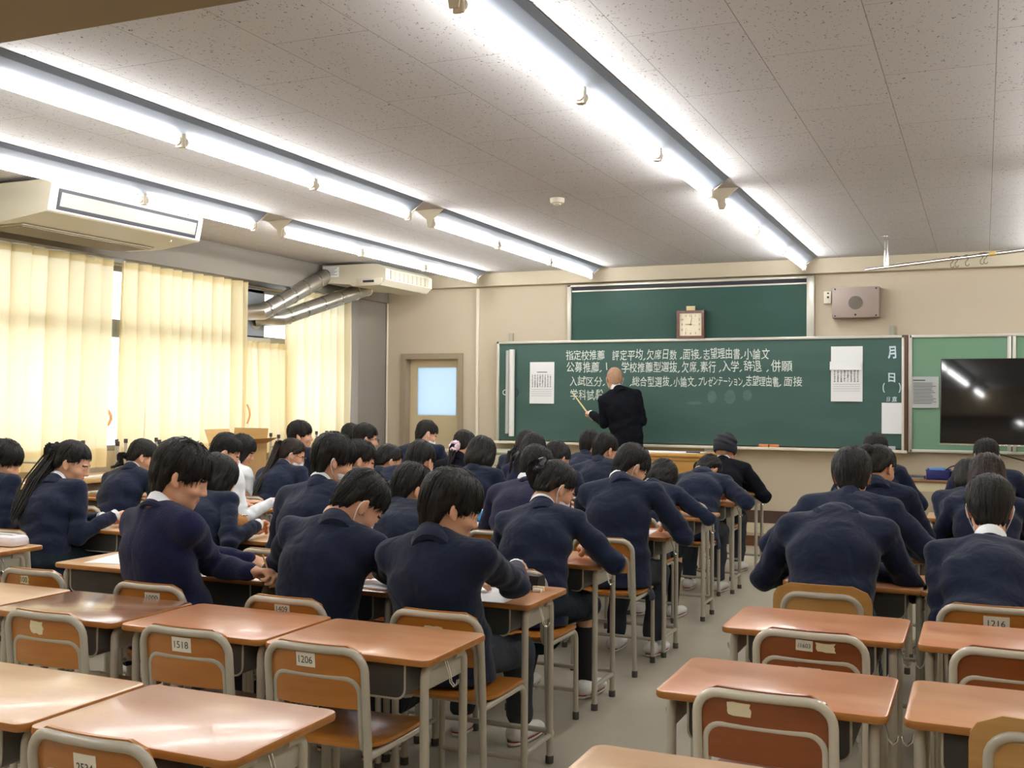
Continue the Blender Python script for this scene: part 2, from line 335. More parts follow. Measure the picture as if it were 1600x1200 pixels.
def curtain(label, x, y0, y1, z0, z1, pleats, seed, slant0=0., slant1=0., gather=1.0):
    r = random.Random(seed); nu, nv = pleats*16, 22; P = []
    ph = [r.uniform(-.35, .35) for _ in range(pleats+2)]; am = [r.uniform(.6, 1.25) for _ in range(pleats+2)]
    for i in range(nu+1):
        t = i/nu; k = t*pleats; col = []
        a0 = am[int(k)]*(1-(k % 1)) + am[min(int(k)+1, pleats+1)]*(k % 1)
        for j in range(nv+1):
            h = j/nv; z = z1 + (z0-z1)*h
            f = (k % 1)
            pin = -math.exp(-((f-.5)/.14)**2)*.02*(1-h)
            full = .045*a0*math.cos(2*PI*k + ph[int(k)]*h*2)*(.5+.5*min(1, h*2.2)) + .014*math.sin(2*PI*k*.43 + 2*h + seed)
            yy = y0 + (y1-y0)*t + slant0*h*(1-t) + slant1*h*t + .02*h*math.sin(k*1.7+seed) + (y1-y0)/pleats*(.24-.07*h)*a0*math.sin(2*PI*k+ph[int(k)]*h*2)*(1 if .5 < k < pleats-.5 else .3)
            hem = .0
            col.append((x + pin*(1-.6*h) + full + hem, yy, z + .004*math.sin(k*6.28)))
        P.append(col)
    o = MB().grid(P).build('curtain', cur); tag(o, label, 'curtain', 'cream curtains along the windows')
    # doubled hem and heading tape are sewn parts
    hem = []
    for c in P: hem.append([(c[-3][0]+.004, c[-3][1], c[-3][2]), (c[-2][0]+.004, c[-2][1], c[-2][2]), (c[-1][0]+.004, c[-1][1], c[-1][2])])
    MB().grid(hem).build('hem', cur, o)
    head = []
    for c in P: head.append([(c[0][0]+.004, c[0][1], c[0][2]+.001), (c[0][0]+.004, c[0][1], c[0][2]-.06)])
    MB().grid(head).build('heading_tape', cur, o)
    return o
curtain('wide cream pleated curtain beside the gap, under the long air conditioner', -7.03, 2.3, 7.25, .84, 2.652, 26, 1, slant1=-.06)
curtain('cream pleated curtain between the bright gap and the steel ducts', -7.02, 7.36, 9.14, .84, 2.652, 12, 2, slant0=-.02, slant1=-.03)
curtain('short cream curtain hanging below the grey panel and ducts', -7.10, 9.05, 9.98, .86, 2.045, 8, 3)
curtain('narrow cream curtain by the corner pillar, behind the duct ends', -7.02, 9.80, 11.12, .84, 2.652, 8, 5, slant0=.02)
tb = mat('tieback_orange', hexlin(226, 170, 110), .8)
for (u, v0, v1, lab) in ((179, 640, 665, 'orange curtain tieback in the bright gap between two cream curtains'), (386, 632, 662, 'orange curtain tieback beside the short cream curtain')):
    d0 = ray(u, v0); d1 = ray(u, v1); p = d0*(-7.03/d0[0]); q = d1*(-7.03/d1[0])
    m = MB(); m.tube([(p[0]+.02*math.sin(PI*i/8), p[1]-(.085 if u < 200 else 0)+.022*math.sin(PI*i/8), CAMH+p[2]+(q[2]-p[2])*i/8) for i in range(9)], .007, 8, squash=2.)
    tag(m.build('curtain_tieback', tb), lab, 'tieback')
# ------------------------------------------------------------------ ceiling lights
refl = mat('reflector_dimmed', hexlin(104, 110, 120), .4)  # white reflectors, coloured grey to take down the glare of their tubes
tubem = mat('lamp_glow', (1., .99, .97), .4, emit=TUBE_L)
hold = mat('lamp_holder', hexlin(214, 206, 186), .5)
TY, SOCK = 1.288, .02
def light_proto():
    r = thing('ceiling_light', '-', 'ceiling light', (0,0,0), 0, 'long ceiling light fixtures')
    prof = [(-.125, .104), (-.1, .082), (-.06, .056), (-.03, .038), (.03, .038), (.06, .056), (.1, .082), (.125, .104), (.125, .108), (.1, .088), (.06, .062), (.03, .044), (.03, .11), (-.03, .11), (-.03, .044), (-.06, .062), (-.1, .088), (-.125, .108)]
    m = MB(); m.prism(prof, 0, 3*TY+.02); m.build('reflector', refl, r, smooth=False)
    for k in range(3):
        y0 = .02 + k*TY
        MB().cyl((0, y0+.035, 0), (0, y0+TY-.035, 0), .023, 16).build('lamp_tube', tubem, r)
        for e, s in ((y0+.012, 1), (y0+TY-.012, -1)):
            h = MB(); h.slab(0, e, -.036, .044, .022, .08, .008, .004); h.cyl((0, e+s*.008, 0), (0, e+s*.026, 0), .0255, 14); h.build('lamp_holder', hold, r)
    for y in (-.006, 3*TY+.026):
        e = MB(); e.prism([(-.125, .106), (-.05, .045), (-.028, .03), (-.018, -.03), (.018, -.03), (.028, .03), (.05, .045), (.125, .106), (.03, .11), (-.03, .11)], y-.004, y+.004); e.build('end_cap', hold, r, smooth=False)
    return r
def dup(root, loc=None, rz=None, label=None, group=None):
    r = root.copy(); COL.objects.link(r)
    if loc is not None: r.location = loc
    if rz is not None: r.rotation_euler = (0, 0, rz)
    if label: r['label'] = label
    if group: r['group'] = group
    for ch in KIDS.get(root.name) or KIDS.setdefault(root.name, kids(root)):
        c = ch.copy(); COL.objects.link(c); c.parent = r
        for g in KIDS.get(ch.name) or KIDS.setdefault(ch.name, kids(ch)):
            d = g.copy(); COL.objects.link(d); d.parent = c
    return r
KIDS = {}
lp = light_proto(); first = True
rows_l = ((-5.52, 'nearest the curtains', 'row of lights nearest the curtains'), (-4.07, 'second from the curtains', ''), (-1.72, 'over the student desks along the aisle', ''), (.63, 'over the desks nearest the TV', ''))
nm = ('row along the curtains', 'second row from the curtains', 'row above the aisle', 'row above the TV side desks')
for (x, _, _), rn in zip(rows_l, nm):
    for y, part in ((-.82, 'rear one behind the brown beam'), (3.40, 'fixture just past the brown beam'), (7.64, 'fixture ending at the chalkboard wall')):
        if first: o = lp; o.location = (x, y, 2.86); first = False
        else: o = dup(lp, (x, y, 2.86))
        o['label'] = f'white ceiling tube light, {part}, {rn}'
# smoke detector
det = thing('smoke_detector', 'small round cream smoke detector on the ceiling boards', 'detector', (-2.95, 7.57, ZC))
MB().lathe([(.055, -.0), (.055, -.02), (.05, -.035), (.03, -.038)], n=24).build('detector_base', cm, det)
MB().lathe([(.03, -.036), (.028, -.05), (.012, -.056)], n=20).build('sensor_cap', hold, det)
# ------------------------------------------------------------------ air conditioner and ventilator
ivory = mat('ac_ivory', hexlin(192, 186, 168), .45, var=.02, vscale=3); dark = mat('ac_slot', hexlin(34, 34, 44), .6)
acs = mat('ac_shade', hexlin(170, 160, 136), .5)
ax, ay0, ay1 = -5.83, 5.46, 7.02
ac = thing('air_conditioner', 'long ceiling-hung air conditioner with a louvre slot above the curtains', 'air conditioner', (ax, ay0, ZC))
body = MB(); body.xprism([(0, 0), (1.56, 0), (1.56, -.18), (1.5, -.23), (.06, -.23), (0, -.18)], -.0, -.0001) if False else None
body = MB(); body.prism([(-.06, -.035), (-.01, -.06), (0, -.075), (-.035, -.245), (-.05, -.255), (-.42, -.30), (-.78, -.30), (-.86, -.26), (-.86, -.035)], 0, 1.56)
body.build('housing', ivory, ac, smooth=False)
fr_ = MB(); fr_.prism([(.002, -.09), (.0, -.115), (-.026, -.222), (-.03, -.235), (-.045, -.232), (-.018, -.088)], .07, 1.5); fr_.build('louvre_slot', dark, ac, smooth=False)
lv = MB(); lv.prism([(.004, -.115), (-.018, -.21), (-.026, -.208), (-.005, -.113)], .09, 1.48); lv.build('louvre_flap', mat('ac_flap', hexlin(128, 127, 122), .45), ac, smooth=False)
ig = MB(); ig.prism([(-.40, -.301), (-.78, -.303), (-.78, -.312), (-.40, -.31)], .12, 1.44)
for k in range(14): ig.prism([(-.42-k*.026, -.311), (-.428-k*.026, -.311), (-.428-k*.026, -.318), (-.42-k*.026, -.318)], .14, 1.42)
ig.build('intake_grille', acs, ac, smooth=False)
MB().cyl((-.14, 1.34, -.262), (-.14, 1.34, -.275), .012, 10).build('sensor_light', chrome, ac)
hb = MB()
for y in (.15, 1.4): hb.cyl((-.2, y, -.04), (-.2, y, 0), .008); hb.cyl((-.7, y, -.04), (-.7, y, 0), .008)
hb.build('hanger_bolt', chrome, ac)
# ventilator: box with grille facing the class, two ducts to the window panel
vt = thing('ventilator', 'cream ceiling ventilator box with a slatted grille and label by the ducts', 'ventilator', (-6.40, 10.60, ZC), 0)
vb = MB(); vb.prism([(-.42, -.03), (.28, -.03), (.33, -.05), (.40, -.09), (.40, -.21), (.33, -.27), (-.02, -.27), (-.06, -.25), (-.42, -.22)], -.36, .72); vb.build('housing', ivory, vt, smooth=False)
gr = MB()
gr.add([(.3302, -.28, -.052), (.401, -.28, -.092), (.401, .64, -.092), (.3302, .64, -.052)], [(0, 1, 2, 3)])
for k in range(9):
    y = -.26+k*.10
    gr.box(.400, .408, y, y+.085, -.20, -.10)
gr.build('front_frame', mat('ivory_bright', hexlin(150, 147, 136), .45), vt, smooth=False)
g2 = MB()
for k in range(7): g2.box(.409, .413, -.25, .62, -.112-k*.013, -.106-k*.013)
g2.build('grille_slat', acs, vt, smooth=False)
MB().rbox(.03, .36, -.372, -.36, -.262, -.19).build('lower_flap', ivory, vt)
MB().box(.12, .26, -.376, -.372, -.238, -.212).build('dark_inlet', dark, vt, smooth=False)
lb = MB().box(-.40, -.20, -.364, -.36, -.16, -.05).build('spec_label', paper, vt, smooth=False)
tl_ = MB()
for k in range(7): tl_.box(-.39, -.22-.02*(k % 3), -.366, -.3645, -.062-.013*k, -.058-.013*k)
tl_.build('label_print', ink, lb, smooth=False)
dzn = mat('duct_zinc', hexlin(186, 182, 172), .3, .85, var=.1, vscale=8, bump=.05, bscale=30)
def duct(a, b, c, label):
    m = MB(); a, b, c = Vector(a), Vector(b), Vector(c); r = .085
    path = [a + (b-a)*t for t in (0, .12, .3, .5, .7, .88, 1)] + [b + (c-b)*.5, c]
    m.tube(path, r, 20)
    o = m.build('duct', dzn); tag(o, label, 'duct', 'steel ventilation ducts')
    k = MB()
    for t in (.02, .16, .36, .56, .76, .94):
        p = a + (b-a)*t; d = (b-a).normalized()*.01; k.tube([p-d, p+d], r+.006, 20)
    k.build('band', chrome, o)
    f = MB(); f.cyl(c, c+Vector((-.03, 0, 0)), r+.03, 20); f.build('collar', dzn, o)
duct((-6.79, 10.28, 2.83), (-6.97, 9.36, 2.36), (-7.22, 9.24, 2.34), 'upper shiny steel duct running from the ventilator to the window panel')
duct((-6.62, 10.9, 2.75), (-6.98, 9.72, 2.32), (-7.22, 9.58, 2.31), 'lower shiny steel duct partly behind the other one')
# ------------------------------------------------------------------ chalkboards
BY = 11.80
def board_green(name, c1, c2):
    return mat(name, hexlin(*c1), .55, var=.1, vscale=1.7, stretch=(.5, 1, 2.2), col2=hexlin(*c2), spec=.35)
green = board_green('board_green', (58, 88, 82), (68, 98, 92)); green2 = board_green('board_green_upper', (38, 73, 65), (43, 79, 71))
pinb = mat('pinboard_green', hexlin(116, 154, 128), .85, bump=.1, bscale=300)
fsil = mat('board_frame', hexlin(206, 204, 194), .35, .3); fbrn = mat('board_frame_brown', hexlin(92, 62, 46), .5)
def R1(): return random.Random(len(COL.objects))
def px_x(u, v=575): return on_y(u, v, BY)[0]
glyph = {}
def put(mb, ch, cx, cz, w, h, y, r, bold=0., tilt=.05):
    if ch in ',':
        mb.tube([(cx+.01, y, cz-h*.30), (cx-.012, y, cz-h*.48)], .0055, 6); return
    if ch == '|': mb.tube([(cx, y, cz+h*.4), (cx+.006, y, cz-h*.3)], .006, 6); return
    bold = bold or -.012; k = (ch, bold)
    if k not in glyph: glyph[k] = text_mesh(ch, 1., bold=bold)
    co, fs = glyph[k]; lo, hi = co.min(0), co.max(0); s = np.maximum(hi-lo, .25); c = (lo+hi)/2
    a = r.uniform(-tilt, tilt); sh = r.uniform(-.12, .12); sc = (w*r.uniform(.92, 1.06)/.93, h*r.uniform(.92, 1.06)/.93)
    vs = []
    for p in co:
        x = (p[0]-c[0])*sc[0]; z = (p[1]-(.38 if co[:, 1].max()-co[:, 1].min() > .3 else c[1]))*sc[1]; x += sh*z
        x += .002*math.sin(z*90+cx*7); z += .002*math.sin(x*80+cz*9)
        vs.append((cx+x*math.cos(a)-z*math.sin(a), y-.0008+p[2]*.6, cz+x*math.sin(a)+z*math.cos(a)))
    mb.add(vs, fs)
def chalk_line(parent, segs, z, h, name='chalk_writing'):
    r = random.Random(int(z*1000)); mb = MB()
    for body, u0, u1 in segs:
        x0, x1 = px_x(u0), px_x(u1); n = sum(.35 if c == ',' else 1 for c in body); st = (x1-x0)/n; x = x0
        for c in body:
            ww = st*(.35 if c == ',' else 1)
            put(mb, c, x+ww/2, z+r.uniform(-.008, .008), min(ww*.93, h*1.05), h, BY-.0015, r, .004); x += ww
    return mb.build(name, chalk, parent, smooth=False)
# main board
mbd = thing('chalkboard', 'wide green chalkboard covered with lines of white chalk writing', 'chalkboard', (0, 0, 0))
MB().box(-5.33, -.77, BY, YF, .975, 2.125).build('writing_surface', green, mbd, smooth=False)
f = MB(); f.rbox(-5.36, -.75, BY-.02, YF, 2.12, 2.15); f.rbox(-5.36, -5.325, BY-.02, YF, .95, 2.15); f.build('frame', fsil, mbd)
MB().rbox(-.775, -.75, BY-.02, YF, .95, 2.15).build('frame', mat('frame_right', hexlin(226, 222, 210), .4), mbd)
MB().rbox(-.75, -.715, BY-.015, YF, .95, 2.15).build('frame_strip', fbrn, mbd)
t = MB(); t.rbox(-5.36, -.72, BY-.10, YF, .935, .953); t.rbox(-5.36, -.72, BY-.105, BY-.095, .935, .965); t.build('chalk_tray', mat('tray_cream', hexlin(226, 220, 204), .4), mbd)
b = MB(); b.box(-5.22, -5.17, BY+.02, YF, 2.15, 2.25); b.box(-.90, -.85, BY+.02, YF, 2.15, 2.25); b.build('mounting_bracket', sheet, mbd, smooth=False)
chalk_line(mbd, [('指定校推薦', 884, 945), ('評定平均,', 956, 1009), ('欠席日数', 1010, 1058), (',面接,', 1062, 1097), ('志望理由書,', 1098, 1161), ('小論文', 1162, 1203)], 1.975, .118)
chalk_line(mbd, [('公募推薦,', 885, 941), ('|', 945, 950), ('学校推薦型選抜,', 971, 1063), ('欠席,', 1065, 1093), ('素行', 1094, 1119), (',入学,', 1123, 1160), ('辞退', 1162, 1190), (',', 1196, 1203), ('併願', 1204, 1238)], 1.835, .122)
chalk_line(mbd, [('入試区分,', 890, 946), (',総合型選抜,', 984, 1051), ('小論文,', 1052, 1089), ('プレゼンテーション,', 1091, 1164), ('志望理由書,', 1165, 1221), ('面接', 1224, 1254)], 1.672, .112)
chalk_line(mbd, [('学科試験', 891, 943)], 1.515, .115)
r = random.Random(9); mb = MB()
put(mb, '月', -.872, 1.975, .095, .125, BY-.0015, r, .03, .02); put(mb, '日', -.872, 1.715, .085, .105, BY-.0015, r, .03, .02)
for sx in (-1, 1): mb.tube([(-.872+sx*(.062+.022*math.cos(a)), BY-.002, 1.605+.052*math.sin(a)) for a in [(-1.2+2.4*i/8) for i in range(9)]], .006, 6)
put(mb, '日', -.905, 1.487, .045, .05, BY-.0015, r, .01, .02); put(mb, '直', -.845, 1.487, .05, .055, BY-.0015, r, .01, .02)
mb.build('painted_date', mat('painted_letters', hexlin(206, 226, 236), .8), mbd, smooth=False)
# chalk smears left by the eraser
smear = mat('chalk_smear', hexlin(82, 110, 104), .9, var=.1, vscale=9)
sm = MB()
for cx, cz, w, h in ((-2.75, 1.50, .05, .12), (-2.55, 1.50, .06, .13), (-2.36, 1.52, .05, .10), (-2.95, 1.43, .09, .03)):
    sm.add([(cx+w*math.cos(2*PI*k/20)*(1+.12*math.sin(3*k)), BY-.0012, cz+h*.6*math.sin(2*PI*k/20)) for k in range(20)], [tuple(range(19, -1, -1))])
sm.build('eraser_smear', smear, mbd, smooth=False)
# upper board
ubd = thing('chalkboard', 'narrower empty upper chalkboard behind the square clock', 'chalkboard', (0, 0, 0))
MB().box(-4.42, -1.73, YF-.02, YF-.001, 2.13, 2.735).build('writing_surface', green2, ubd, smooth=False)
f = MB(); f.rbox(-4.47, -4.425, YF-.05, YF-.001, 2.13, 2.80); f.rbox(-1.735, -1.655, YF-.06, YF-.001, 2.13, 2.80); f.rbox(-4.47, -1.655, YF-.05, YF-.001, 2.775, 2.80); f.rbox(-4.425, -1.735, YF-.03, YF-.001, 2.715, 2.735); f.build('frame', fsil, ubd)
MB().box(-4.42, -1.73, YF-.018, YF-.001, 2.735, 2.775).build('shadow_gap', dark, ubd, smooth=False)
# notice board on the right
pbd = thing('notice_board', 'pale green notice board with a pinned sheet, behind the TV', 'notice board', (0, 0, 0))
MB().box(-.70, 1.7, BY+.02, YF, .97, 2.13).build('felt_panel', pinb, pbd, smooth=False)
f = MB(); f.rbox(-.713, -.675, BY, YF, .945, 2.15); f.rbox(-.70, 1.72, BY, YF, 2.12, 2.15); f.rbox(-.70, 1.72, BY, YF, .945, .975); f.rbox(1.69, 1.72, BY, YF, .945, 2.15); f.build('frame', fsil, pbd)
f = MB(); f.rbox(.215, .252, BY, YF, .97, 2.13); f.rbox(.262, .295, BY, YF, .97, 2.13); f.build('divider', fsil, pbd)
def sheet_of(label, x0, x1, z0, z1, y, m=paper, rows=(), group=None, name='notice_paper', cat='paper', bend=.012, tops=()):
    P = []
    for i in range(7):
        x = x0+(x1-x0)*i/6; P.append([(x, y-bend*math.sin(PI*i/6)*j/5-.004*(j/5)**2, z1+(z0-z1)*j/5) for j in range(6)])
    o = MB().grid(P)
    # give the sheet its thickness
    n = len(o.v); o.v += [(a, b+.0012, c) for a, b, c in o.v]; o.f += [tuple(n+i for i in reversed(q)) for q in o.f]
    o = o.build(name, m, smooth=True); tag(o, label, cat, group)
    if rows:
        ib = MB()
        for (a0, a1, b0, b1) in rows:
            xa, xb = x0+(x1-x0)*a0, x0+(x1-x0)*a1
            yy = y-bend*math.sin(PI*(a0+a1)/2)*((b0+b1)/2)-.0045
            ib.box(xa, xb, yy-.0004, yy, z1+(z0-z1)*b1, z1+(z0-z1)*b0)
        ib.build('print', ink, o, smooth=False)
    return o
rr = random.Random(3)
grid_rows = [(.3, .72, .235, .25)]
for c in range(8):
    for k in range(9): grid_rows.append((.10+c*.105, .10+c*.105+.03+.02*rr.random(), .31+k*.034, .31+k*.034+.02*rr.uniform(.6, 1.2)))
for k in range(4): grid_rows.append((.08, .92, .66+k*.05, .664+k*.05))
sheet_of('printed timetable sheet on the chalkboard beside the rolled charts', -4.93, -4.62, 1.41, 1.90, BY-.004, rows=grid_rows)
sheet_of('tall printed timetable taped in overlapping sheets near the chalkboard date', -1.48, -1.16, 1.46, 2.04, BY-.004, rows=[(a, b, c*.8+.16, d*.8+.16) for a, b, c, d in grid_rows])
sheet_of('plain white strip taped across the tall timetable', -1.49, -1.17, 1.79, 1.88, BY-.020, bend=.004)
sheet_of('blank white sheet below the painted date on the chalkboard', -.97, -.765, 1.13, 1.45, BY-.004)
pr = [(.04, .5, .1, .13)]
for k in range(14): pr.append((.05, .7+.25*rr.random(), .2+k*.05, .215+k*.05))
sheet_of('grey printed sheet pinned on the pale green notice board', -.675, -.42, 1.40, 1.72, BY+.008, m=paperg, rows=pr, bend=.004)
sheet_of('small white card hanging under the chalk tray, beside another', -2.83, -2.66, .86, .93, BY-.012, bend=.003)
sheet_of('small white card hanging under the chalk tray, next to the hat wearer', -2.645, -2.48, .86, .93, BY-.012, bend=.003)
# rolled charts hung on the board
ch = thing('rolled_chart', 'two long white rolled charts hung upright on the chalkboard end', 'rolled chart', (-5.2, BY-.045, 1.02))
MB().cyl((.055, 0, 0), (.055, 0, 1.03), .033, 18).build('roll', white, ch); MB().cyl((-.005, .01, .03), (-.005, .01, 1.02), .024, 16).build('roll', paperg, ch)
MB().tube(arc((.092, .52), .05, -1.2, 1.2, 8, lambda x, z: (x, 0, z)), .006, 6).build('strap', black, ch); MB().tube(arc((-.03, .52), .03, 0, 2*PI, 12, lambda x, z: (x, 0, z)), .005, 6).build('ring', white, ch)
# erasers on the tray
orange = mat('eraser_orange', hexlin(224, 140, 92), .8); felt = mat('eraser_felt', hexlin(236, 196, 160), .9)
for x, lab in ((-2.17, 'orange chalk eraser on the tray beside a second one'), (-2.06, 'orange chalk eraser on the tray, toward the notice board')):
    e = thing('chalk_eraser', lab, 'eraser', (x, BY-.055, .953), 0, 'orange chalk erasers'); MB().rbox(-.05, .05, -.025, .025, .012, .042, .006).build('eraser_body', orange, e); MB().rbox(-.05, .05, -.025, .025, 0, .013, .003).build('felt_pad', felt, e)
e = thing('chalk_eraser', 'small grey eraser on the tray near the brown board edge', 'eraser', (-.88, BY-.05, .953)); MB().rbox(-.05, .05, -.02, .02, .0, .05, .006).build('eraser_body', paperg, e); MB().rbox(-.05, .05, -.021, .0, .0, .012, .002).build('felt_pad', white, e)
# clock resting on the main board's top rail
cl = thing('wall_clock', 'square brown-framed clock reading nine, standing on the chalkboard', 'clock', (-2.99, BY+.0, 2.15)); wbr = wood('clock_wood', hexlin(104, 58, 38), hexlin(84, 44, 28), .35, (8, 8, 8))
fr_ = MB(); s_ = .155
for a in range(4):
    q = MB(); q.prism([(-s_, .0), (s_, .0), (s_-.028, .028), (-s_+.028, .028)], -.035, .02); q.xf(Matrix.Translation((0, 0, s_)) @ Matrix.Rotation(a*PI/2, 4, 'Y') @ Matrix.Translation((0, 0, -s_))); fr_.add(q.v, q.f)
fr_.build('clock_frame', wbr, cl, smooth=False)
fc = MB().box(-.13, .13, -.016, .01, .025, .285).build('clock_face', mat('clock_cream', hexlin(238, 228, 200), .5), cl, smooth=False)
nb = MB()
for k in range(1, 13):
    a = PI/2-k*PI/6; co, fs = text_mesh(str(k), .034); c = (co.min(0)+co.max(0))/2
    rx = .098/max(abs(math.cos(a)), abs(math.sin(a)), .87); nb.add([(p[0]-c[0]+rx*math.cos(a), -.0175, p[1]-c[1]+.155+rx*math.sin(a)) for p in co], fs)
nb.build('numeral', black, fc, smooth=False)
hd = MB()
def hand_(ang, ln, w): 
    d = Vector((math.sin(ang), 0, math.cos(ang))); n = Vector((d.z, 0, -d.x)); o = Vector((0, -.0195, .155)); hd.add([o-n*w-d*.012, o+n*w-d*.012, o+d*ln+n*w*.4, o+d*ln-n*w*.4], [(0, 1, 2, 3)])
hand_(-PI/2+.02, .058, .005); hand_(.16, .09, .0035); hand_(1.75, .06, .0012); hd.build('clock_hand', black, cl, smooth=False)
MB().rbox(-.05, .05, -.02, .0, .311, .36, .002).build('paper_tag', mat('tag_yellow', hexlin(214, 200, 150), .7), cl)
# loudspeaker and switch
sp = thing('wall_speaker', 'grey-brown box loudspeaker with a round grille on the front wall', 'speaker', (-1.225, YF, 2.335)); spm = mat('speaker_grey', hexlin(150, 136, 128), .5)
MB().rbox(-.235, .235, -.15, 0, 0, .32, .006).build('speaker_box', spm, sp)
g = MB(); g.lathe([(.07, 0), (.07, .004), (.066, .006)], (0, -.156, .155), 28, 'y'); g.build('round_grille', mat('speaker_grille', hexlin(104, 96, 88), .7, bump=.6, bscale=300), sp)
sc = MB()
for x in (-.205, .205):
    for z in (.02, .30): sc.lathe([(.009, 0), (.009, .003), (.006, .005)], (x, -.154, z), 10, 'y')
sc.lathe([(.011, 0), (.011, .004), (.006, .006)], (0, -.154, .03), 10, 'y'); sc.build('screw', dark, sp)
vs_ = thing('volume_switch', 'small white volume switch beside the wall loudspeaker', 'switch', (-1.515, YF, 2.50)); MB().rbox(-.045, .03, -.04, 0, 0, .13, .004).build('switch_box', cm, vs_); s2 = MB(); s2.lathe([(.012, 0), (.012, .008), (.008, .01)], (0, -.05, .065), 12, 'y'); s2.box(-.01, .01, -.042, -.04, .10, .115); s2.build('dial', black, vs_)
# curtain pole hung from the ceiling
pole = thing('hanging_rail', 'chrome rail hung from the ceiling above the notice board', 'rail', (-.82, 10.32, 2.68))
a = Vector((-.18, .13, 0)); b = Vector((2.6, -1.83, 0)); d_ = (b-a).normalized()
MB().cyl(a, b, .016, 14).build('rail_bar', chrome, pole); m = MB(); m.cyl((0, 0, 0), (0, 0, ZC-2.68), .011); m.cyl((.022, -.015, 0), (.022, -.015, ZC-2.68), .007); m.lathe([(.04, ZC-2.68-.008), (.04, ZC-2.68)], n=16); m.build('drop_rod', chrome, pole)
m = MB(); m.cyl((2.2, -1.55, 0), (2.2, -1.55, ZC-2.68), .011); m.lathe([(.04, ZC-2.68-.008), (.04, ZC-2.68)], (2.2, -1.55, 0), n=16); m.build('drop_rod', chrome, pole)
MB().cyl(a+d_*1.28, a+d_*1.34, .0175, 14).build('tape_wrap', mat('tape_yellow', hexlin(206, 178, 90), .6), pole)
for k, (u, lab) in enumerate(((1487, 'S-shaped wire hook, end one of the first pair on the ceiling rail'), (1494, 'S-shaped wire hook, second of the first pair on the ceiling rail'), (1510, 'single S-shaped wire hook hanging alone on the ceiling rail'), (1533, 'S-shaped wire hook, first of the pair beside the yellow tape'), (1539, 'S-shaped wire hook closest to the yellow tape on the rail'))):
    # where the rail passes this column of the picture
    best = min(((abs(800 + FPX*((RC.T @ (np.array(pole.location)+np.array(a+d_*(s/200.))-np.array([0, 0, CAMH])))[0]/(RC.T @ (np.array(pole.location)+np.array(a+d_*(s/200.))-np.array([0, 0, CAMH])))[2])-u), s/200.) for s in range(20, 500)))[1]
    p = Vector(pole.location)+a+d_*best; m = MB()
    pts = [(p.x+.02*math.cos(t_), p.y, p.z+.0+.02*math.sin(t_)) for t_ in [PI*1.1-PI*1.2*i/8 for i in range(9)]] + [(p.x+.012-.02*i/4, p.y, p.z-.02-.02*i/4) for i in range(1, 5)] + [(p.x+.014*math.cos(t_)+.006, p.y, p.z-.058+.016*math.sin(t_)) for t_ in [PI*.9+PI*1.1*i/8 for i in range(9)]]
    m.tube(pts, .0028, 6); tag(m.build('wire_hook', mat('hook_wire', hexlin(96, 88, 80), .3, .8)), lab, 'hook', 'S hooks on the ceiling rail')
# ------------------------------------------------------------------ TV on its stand
tv = thing('tv_stand', 'large black TV screen on a black wheeled stand before the notice board', 'TV', (.34, 10.36, 0), math.radians(-6))
scr = mat('tv_screen', (.006, .006, .007), .045, spec=.6)
TT = Matrix.Translation((0, .03, 1.46)) @ Matrix.Rotation(math.radians(-4.5), 4, 'X') @ Matrix.Translation((0, -.03, -1.46))
MB().rbox(-.70, .70, -.02, .03, 1.075, 1.845, .006).xf(TT).build('screen_case', black, tv); MB().box(-.69, .69, -.0215, -.0195, 1.09, 1.838).xf(TT).build('screen', scr, tv, smooth=False)
MB().box(-.70, .70, -.023, -.0195, 1.073, 1.086).xf(TT).build('bottom_bezel', chrome, tv, smooth=False)
m = MB(); m.rbox(-.02, .06, .05, .10, .08, 1.5); m.rbox(-.2, .24, .03, .05, 1.25, 1.6); m.build('column', black, tv)
m = MB(); m.rbox(-.45, .45, -.25, -.19, .06, .11); m.rbox(-.45, .45, .30, .36, .06, .11); m.rbox(-.03, .07, -.22, .33, .06, .11); m.build('stand_base', black, tv)
MB().rbox(-.24, .24, -.14, .18, .70, .735).build('shelf', black, tv); 
for x in (-.42, .42):
    for y in (-.22, .33): MB().cyl((x-.015, y, .03), (x+.015, y, .03), .03).build('caster', black, tv)
m = MB()
for k, (x0, x1) in enumerate(((-.25, .02), (.09, .12), (.13, .05), (.16, .10))): m.tube([(x0, .04, 1.1), (x0+.03, .08, 1.0-.03*k), (x1+.03, .12, .93), (x1+.05, .12, .86)], .006, 6)
m.tube([(.06, .11, .9), (.1, .14, .78), (.18, .16, .6), (.34, .2, .45), (.5, .25, .2), (.55, .3, .02)], .006, 6); m.rbox(.05, .11, .10, .13, .84, .90); m.build('cable', black, tv)
# ------------------------------------------------------------------ furniture along the front wall
yel = wood('lectern_wood', hexlin(204, 158, 82), hexlin(188, 138, 62), .4, (3, 8, 10)); cream = mat('cream_metal', hexlin(226, 216, 180), .5)
le = thing('teacher_desk', 'yellow wooden teacher desk with papers, in front of the chalkboard', 'desk', (-2.86, 10.56, 0))
MB().rbox(-.55, .45, -.27, .27, .905, .935).build('desk_top', yel, le); m = MB(); m.box(-.50, .40, -.22, .22, .06, .90); m.rbox(-.52, .42, -.24, .24, 0, .07); m.build('desk_body', yel, le, smooth=False)
m = MB(); m.rbox(-.47, .37, -.232, -.215, .66, .88); m.build('front_panel', yel, le); m = MB(); m.rbox(-.53, .43, -.25, .25, .865, .905, .008); m.build('top_trim', yel, le)
o = MB().rbox(-.32, .30, -.17, .2, 0, .006, .001).build('paper_sheet', paper); o.location = (-2.86, 10.56, .935); tag(o, 'white papers lying on the yellow teacher desk', 'paper')
